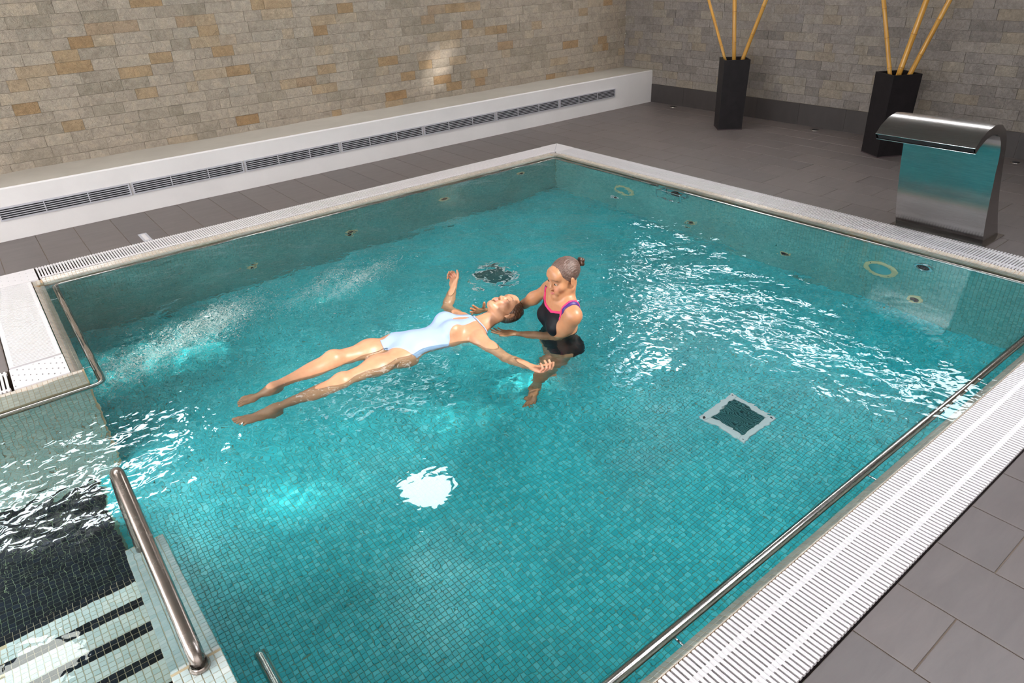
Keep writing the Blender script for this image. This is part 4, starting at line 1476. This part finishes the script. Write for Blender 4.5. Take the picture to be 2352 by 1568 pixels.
def to_obj(name, V, Q, mat, parent, C=None):
    me = npmesh(name, V, Q, mat, True)
    if C is not None:
        ca = me.color_attributes.new('tint', 'FLOAT_COLOR', 'POINT')
        ca.data.foreach_set('color', np.concatenate([C, np.ones((len(C), 1))], 1).astype(np.float32).ravel())
    o = link(name, me, parent)
    if parent is not None: o.matrix_parent_inverse = parent.matrix_basis.inverted()
    return o


HV = .0034
SKIN1 = np.array((.52, .265, .150)); SKIN2 = np.array((.45, .205, .10))

# ---- the floating woman
FT = frame((1.648, 3.295, -.072), (0.03, .05, 1), (.486, -.128, .070), 1.03)
HF = frame((2.325, 3.155, .035), (-.30, .10, .92), (.95, -.14, -.02), 1.0)
fl = Field((.60, 2.38, -.32), (2.47, 3.98, .22), HV)
torso(fl, FT)
nb = FT.p(0, -.01, .48)
fl.cone(nb, HF.p(0, -.022, -.050), .052, .050, .035)
fl.cone(FT.p(0, .012, .45), HF.p(0, -.004, -.075), .037, .031, .03)
head(fl, HF, True, True)
LH = FT.p(-.090, 0, -.04); RH = FT.p(.090, 0, -.04)
leg(fl, RH, (1.235, 3.365, .015), (.868, 3.362, -.020), np.array((0, 0, 1.)), 1.08)
foot(fl, (.868, 3.362, -.020), (-1, .05, .16), (-.25, .03, -1), (0, -1, 0))
leg(fl, LH, (1.190, 3.175, -.030), (.805, 3.205, -.080), np.array((0, 0, 1.)), 1.08)
foot(fl, (.805, 3.205, -.080), (-1, .10, .32), (-.5, .0, -1), (0, 1, .2))
fl0 = fl.F.copy()
LS = FT.p(-.160, -.005, .420); RS = FT.p(.160, -.005, .420)
LE = (2.035, 2.765, -.055); LW = (2.055, 2.562, -.010)
RE = (2.150, 3.575, -.070); RW = (2.335, 3.765, -.004)
arm(fl, LS, LE, LW); arm(fl, RS, RE, RW)
hand(fl, LW, (.20, -1, .10), (.25, .25, 1), (1, .1, .2), (.50, .70, .80, .85), .93, .6, .6)
hand(fl, RW, (.55, .72, .40), (-.75, .10, .75), (.8, -.6, .3), (.85, .92, .98, 1.0), .93, .9, .5)
V, Q = nets(fl.F, fl.lo, HV)
C = np.tile(SKIN1, (len(V), 1))
paint_head(V, C, HF)
for w_, q_ in (((2.068, 2.47, 0), .055), ((2.40, 3.86, .04), .06)):
    m_ = np.exp(-(np.linalg.norm(V - np.array(w_), axis=1) / q_) ** 4); C = C * (1 - .45 * m_[:, None]) + np.array((.78, .30, .22)) * .45 * m_[:, None]
for w_ in ((.69, 3.375, .0), (.70, 3.21, -.04)):
    m_ = np.exp(-(np.linalg.norm(V - np.array(w_), axis=1) / .035) ** 4); C = C * (1 - .4 * m_[:, None]) + np.array((.74, .28, .20)) * .4 * m_[:, None]
fw = empty('person', tuple(FT.o)); tag(fw, 'woman in a pale blue swimsuit floating on her back, eyes closed, arms out', 'person')
bpy.context.view_layer.update()
M['skin1'] = skin_mat('skin_light'); M['skin2'] = skin_mat('skin_tanned')
to_obj('body', V, Q, M['skin1'], fw, C)
# swimsuit
lo = np.array((1.50, 3.0, -.25)); hi = np.array((2.26, 3.52, .18))
sl, Fs, G = sample(fl, lo, hi); Fs = fl0[sl]
a, b, c = locgrid(FT, G); aa = np.abs(a)
front = b > -.01
legl = -.105 + 1.05 * np.maximum(aa - .030, 0)
legl = np.where(b > 0, legl, -.10 + .85 * np.maximum(aa - .03, 0))
topw = np.interp(c, [.14, .19, .23, .27, .35, .46], [.30, .165, .140, .124, .094, .045])
topz = np.where(b > 0, .462 - .0 * aa, .20)
reg = np.maximum.reduce([legl - c, c - topz, (aa - topw) * .85])
key = np.sqrt((a / .020) ** 2 + ((c - .385) / .050) ** 2) - 1
reg = np.maximum(reg, -key * .02 * (b > 0))
suitF = np.maximum(Fs - .0035, reg.astype(np.float32))
lo_s = fl.lo + np.array([s_.start for s_ in sl]) * HV
V, Q = nets(suitF, lo_s, HV)
M['suit_blue'] = plain('pale_blue_swimsuit', (.34, .44, .64), .42, bump=.12, bscale=45)
su = to_obj('swimsuit', V, Q, M['suit_blue'], fw)
# neck strap
col_ = np.abs(c - .468 - .25 * aa ** 1) - .006
st_ = np.maximum.reduce([Fs - .0045, col_, aa - .12, -b - .03])
V, Q = nets(st_.astype(np.float32), lo_s, HV)
if len(V): to_obj('neck_strap', V, Q, M['suit_blue'], fw)
# hair
hf = Field(np.array(HF.o) - .16, np.array(HF.o) + .16, .003)
hf.ell(HF.p(0, -.014, .038), (.0785, .097, .0845), HF.B, .01)
hf.ell(HF.p(0, -.060, .010), (.062, .055, .060), HF.B, .04)
G = np.meshgrid(*hf.ax, indexing='ij'); a, b, c = locgrid(HF, G)
line = b - (.018 + .72 * c - .25 * np.maximum(np.abs(a) - .05, 0))
wav = .0016 * np.sin(a * 420 + 3 * np.sin(b * 40)) * np.cos(c * 300)
hf.F = np.maximum(hf.F + wav, np.maximum(line, -c - .075) * .8)
V, Q = nets(hf.F, hf.lo, .003)
M['hair1'] = hair_mat('wet_brown_hair', [(.02, .010, .006), (.075, .032, .015), (.20, .095, .045)], HF, .22)
to_obj('hair', V, Q, M['hair1'], fw)

# ---- the standing woman
TT = frame((2.520, 2.858, -.245), (-.96, .30, -.12), (-.040, -.065, .47), 1.02)
HT = frame((2.478, 2.768, .348), (-.94, .10, -.20), (-.18, -.03, 1), 1.0)
ft = Field((2.02, 2.40, -1.235), (2.86, 3.56, .52), HV)
torso(ft, TT, .82)
ft.cone(TT.p(0, -.014, .48), HT.p(0, -.026, -.045), .052, .050, .035)
ft.cone(TT.p(0, .008, .45), HT.p(0, -.012, -.07), .036, .030, .03)
head(ft, HT, False)
TLH = TT.p(-.088, 0, -.03); TRH = TT.p(.088, 0, -.03)
LK = (2.42, 2.935, -.74); LA = (2.525, 3.11, -1.125)
leg(ft, TLH, LK, LA, unit((-1, -.2, 0.1)))
foot(ft, LA, (-.80, -.52, -.05), (0, 0, -1), (-.5, .85, 0))
RK = (2.68, 3.12, -.72); RA = (2.80, 3.30, -1.125)
leg(ft, TRH, RK, RA, unit((-1, 0, .1)))
foot(ft, RA, (-.55, -.80, -.05), (0, 0, -1), (.3, -.9, 0))
ft0 = ft.F.copy()
TLS = TT.p(-.160, -.005, .420); TRS = TT.p(.160, -.005, .420)
TLE = (2.415, 2.775, -.060); TLW = (2.275, 2.985, -.085)
TRE = (2.460, 3.290, -.080); TRW = (2.300, 3.375, -.070)
arm(ft, TLS, TLE, TLW, sc=1.0); arm(ft, TRS, TRE, TRW, sc=.90)
hand(ft, TLW, (-.60, .78, .02), (.0, .1, 1), (-.7, -.6, 0), (.18, .22, .25, .28), .95, .3)
hand(ft, TRW, (-.78, -.15, .60), (-.2, -.9, .2), (.2, 0, .95), (.10, .12, .15, .2), .95, .2)
V, Q = nets(ft.F, ft.lo, HV)
C = np.tile(SKIN2, (len(V), 1))
paint_head(V, C, HT, (.12, .07, .05), (.52, .15, .14), True)
tw = empty('person', tuple(TT.o)); tag(tw, 'woman in a black swimsuit with pink trim standing in the pool holding the other', 'person')
bpy.context.view_layer.update()
to_obj('body', V, Q, M['skin2'], tw, C)
lo = np.array((2.28, 2.60, -.52)); hi = np.array((2.74, 3.16, .24))
sl, Fs, G = sample(ft, lo, hi); Fs = ft0[sl]
a, b, c = locgrid(TT, G); aa = np.abs(a)
legl = -.100 + .80 * np.maximum(aa - .035, 0)
legl = np.where(b > 0, legl, -.135 + .55 * np.maximum(aa - .06, 0))
neck = np.where(b > 0, .398 + .42 * np.maximum(aa - .045, 0), .22 + .3 * aa)
sidew = np.where(c < .27, .3, .145 - (c - .27) * .30)
sidew = np.where((c > .25) & (c <= .27), .165, sidew)
reg = np.maximum.reduce([legl - c, c - neck, (aa - sidew) * .85])
lo_s = ft.lo + np.array([s_.start for s_ in sl]) * HV
V, Q = nets(np.maximum(Fs - .0035, reg.astype(np.float32)), lo_s, HV)
M['suit_black'] = plain('black_swimsuit', (.006, .006, .009), .55, spec=.2)
M['trim_pink'] = plain('pink_trim', (.72, .03, .15), .45)
M['strap_purple'] = plain('purple_strap', (.055, .02, .16), .45)
to_obj('swimsuit', V, Q, M['suit_black'], tw)
tr = np.maximum.reduce([Fs - .0062, np.abs(c - neck) * .75 - .0052, (aa - .122) * 1.0, -b])
V, Q = nets(tr.astype(np.float32), lo_s, HV)
o = to_obj('neckline_trim', V, Q, M['trim_pink'], tw); o['label'] = 'pink neckline trim'
for s_ in (-1, 1):
    st_ = np.maximum.reduce([Fs - .0056, np.abs(s_ * a - .126) - .0085, .375 - c])
    V, Q = nets(st_.astype(np.float32), lo_s, HV)
    o = to_obj('strap', V, Q, M['strap_purple'], tw); o['label'] = 'purple shoulder strap'
    st_ = np.maximum.reduce([Fs - .0066, np.abs(s_ * a - .114) - .0045, .375 - c])
    V, Q = nets(st_.astype(np.float32), lo_s, HV)
    o = to_obj('strap_trim', V, Q, M['trim_pink'], tw); o['label'] = 'pink strap edge'
hf = Field(np.array(HT.o) - .17, np.array(HT.o) + .17, .003)
hf.ell(HT.p(0, -.014, .038), (.0770, .0955, .0830), HT.B, .01)
G = np.meshgrid(*hf.ax, indexing='ij'); a, b, c = locgrid(HT, G)
line = b - (.018 + .66 * c - .25 * np.maximum(np.abs(a) - .05, 0))
wav = .0013 * np.sin(a * 420 + 3 * np.sin(b * 40)) * np.cos(c * 300)
hf.F = np.maximum(hf.F + wav, np.maximum(line, -c - .070) * .8)
V, Q = nets(hf.F, hf.lo, .003)
M['hair2'] = hair_mat('greying_brown_hair', [(.03, .015, .011), (.10, .055, .042), (.27, .18, .15)], HT, .32)
to_obj('hair', V, Q, M['hair2'], tw)
hb = Field(np.array(HT.p(0, -.13, .045)) - .06, np.array(HT.p(0, -.13, .045)) + .06, .0025)
for k in range(9):
    t = k * 2.4; hb.ell(HT.p(.014 * math.cos(t), -.128 - .012 * math.sin(k), .045 + .016 * math.sin(t)), (.014, .012, .015), HT.B, .004)
hb.cone(HT.p(0, -.10, .045), HT.p(0, -.128, .045), .012, .014, .008)
V, Q = nets(hb.F, hb.lo, .0025)
M['bun'] = hair_mat('brown_bun_hair', [(.012, .006, .004), (.05, .020, .010), (.14, .055, .025)], HT, .3)
o = to_obj('hair_bun', V, Q, M['bun'], tw); o['label'] = 'dark brown hair bun'
# open eyes
M['eyewhite'] = plain('eye_white', (.70, .66, .62), .15)
M['iris'] = plain('dark_iris', (.035, .02, .012), .1)
for s_ in (-1, 1):
    ce = HT.p(s_ * .031, .0792, .0060)
    e_ = empty('eye', tuple(ce)); e_.parent = tw; e_.matrix_parent_inverse = tw.matrix_basis.inverted()
    zf = Vector(unit(HT.f * .97 + HT.u * -.12 + HT.r * -.05)).to_track_quat('Z', 'Y'); e_.rotation_mode = 'QUATERNION'; e_.rotation_quaternion = zf
    MB().lathe([(.0001, .0120)] + [(.0120 * math.sin(t), .0120 * math.cos(t)) for t in (.3, .6, .9, 1.2, 1.57)], n=20).build('eyeball', M['eyewhite'], e_)
    MB().lathe([(.0001, .0127), (.003, .0125), (.0055, .0116), (.0075, .0103)], n=18).build('iris', M['iris'], e_)

# light focused by the ripples falls on what is under the water
for root in [pool, st, dv, fw, tw] + [o_ for o_ in bpy.data.objects if o_.name.startswith('floor_drain')]:
    for c_ in root.children_recursive:
        if c_.type == 'MESH': c_.cycles.is_caustics_receiver = True
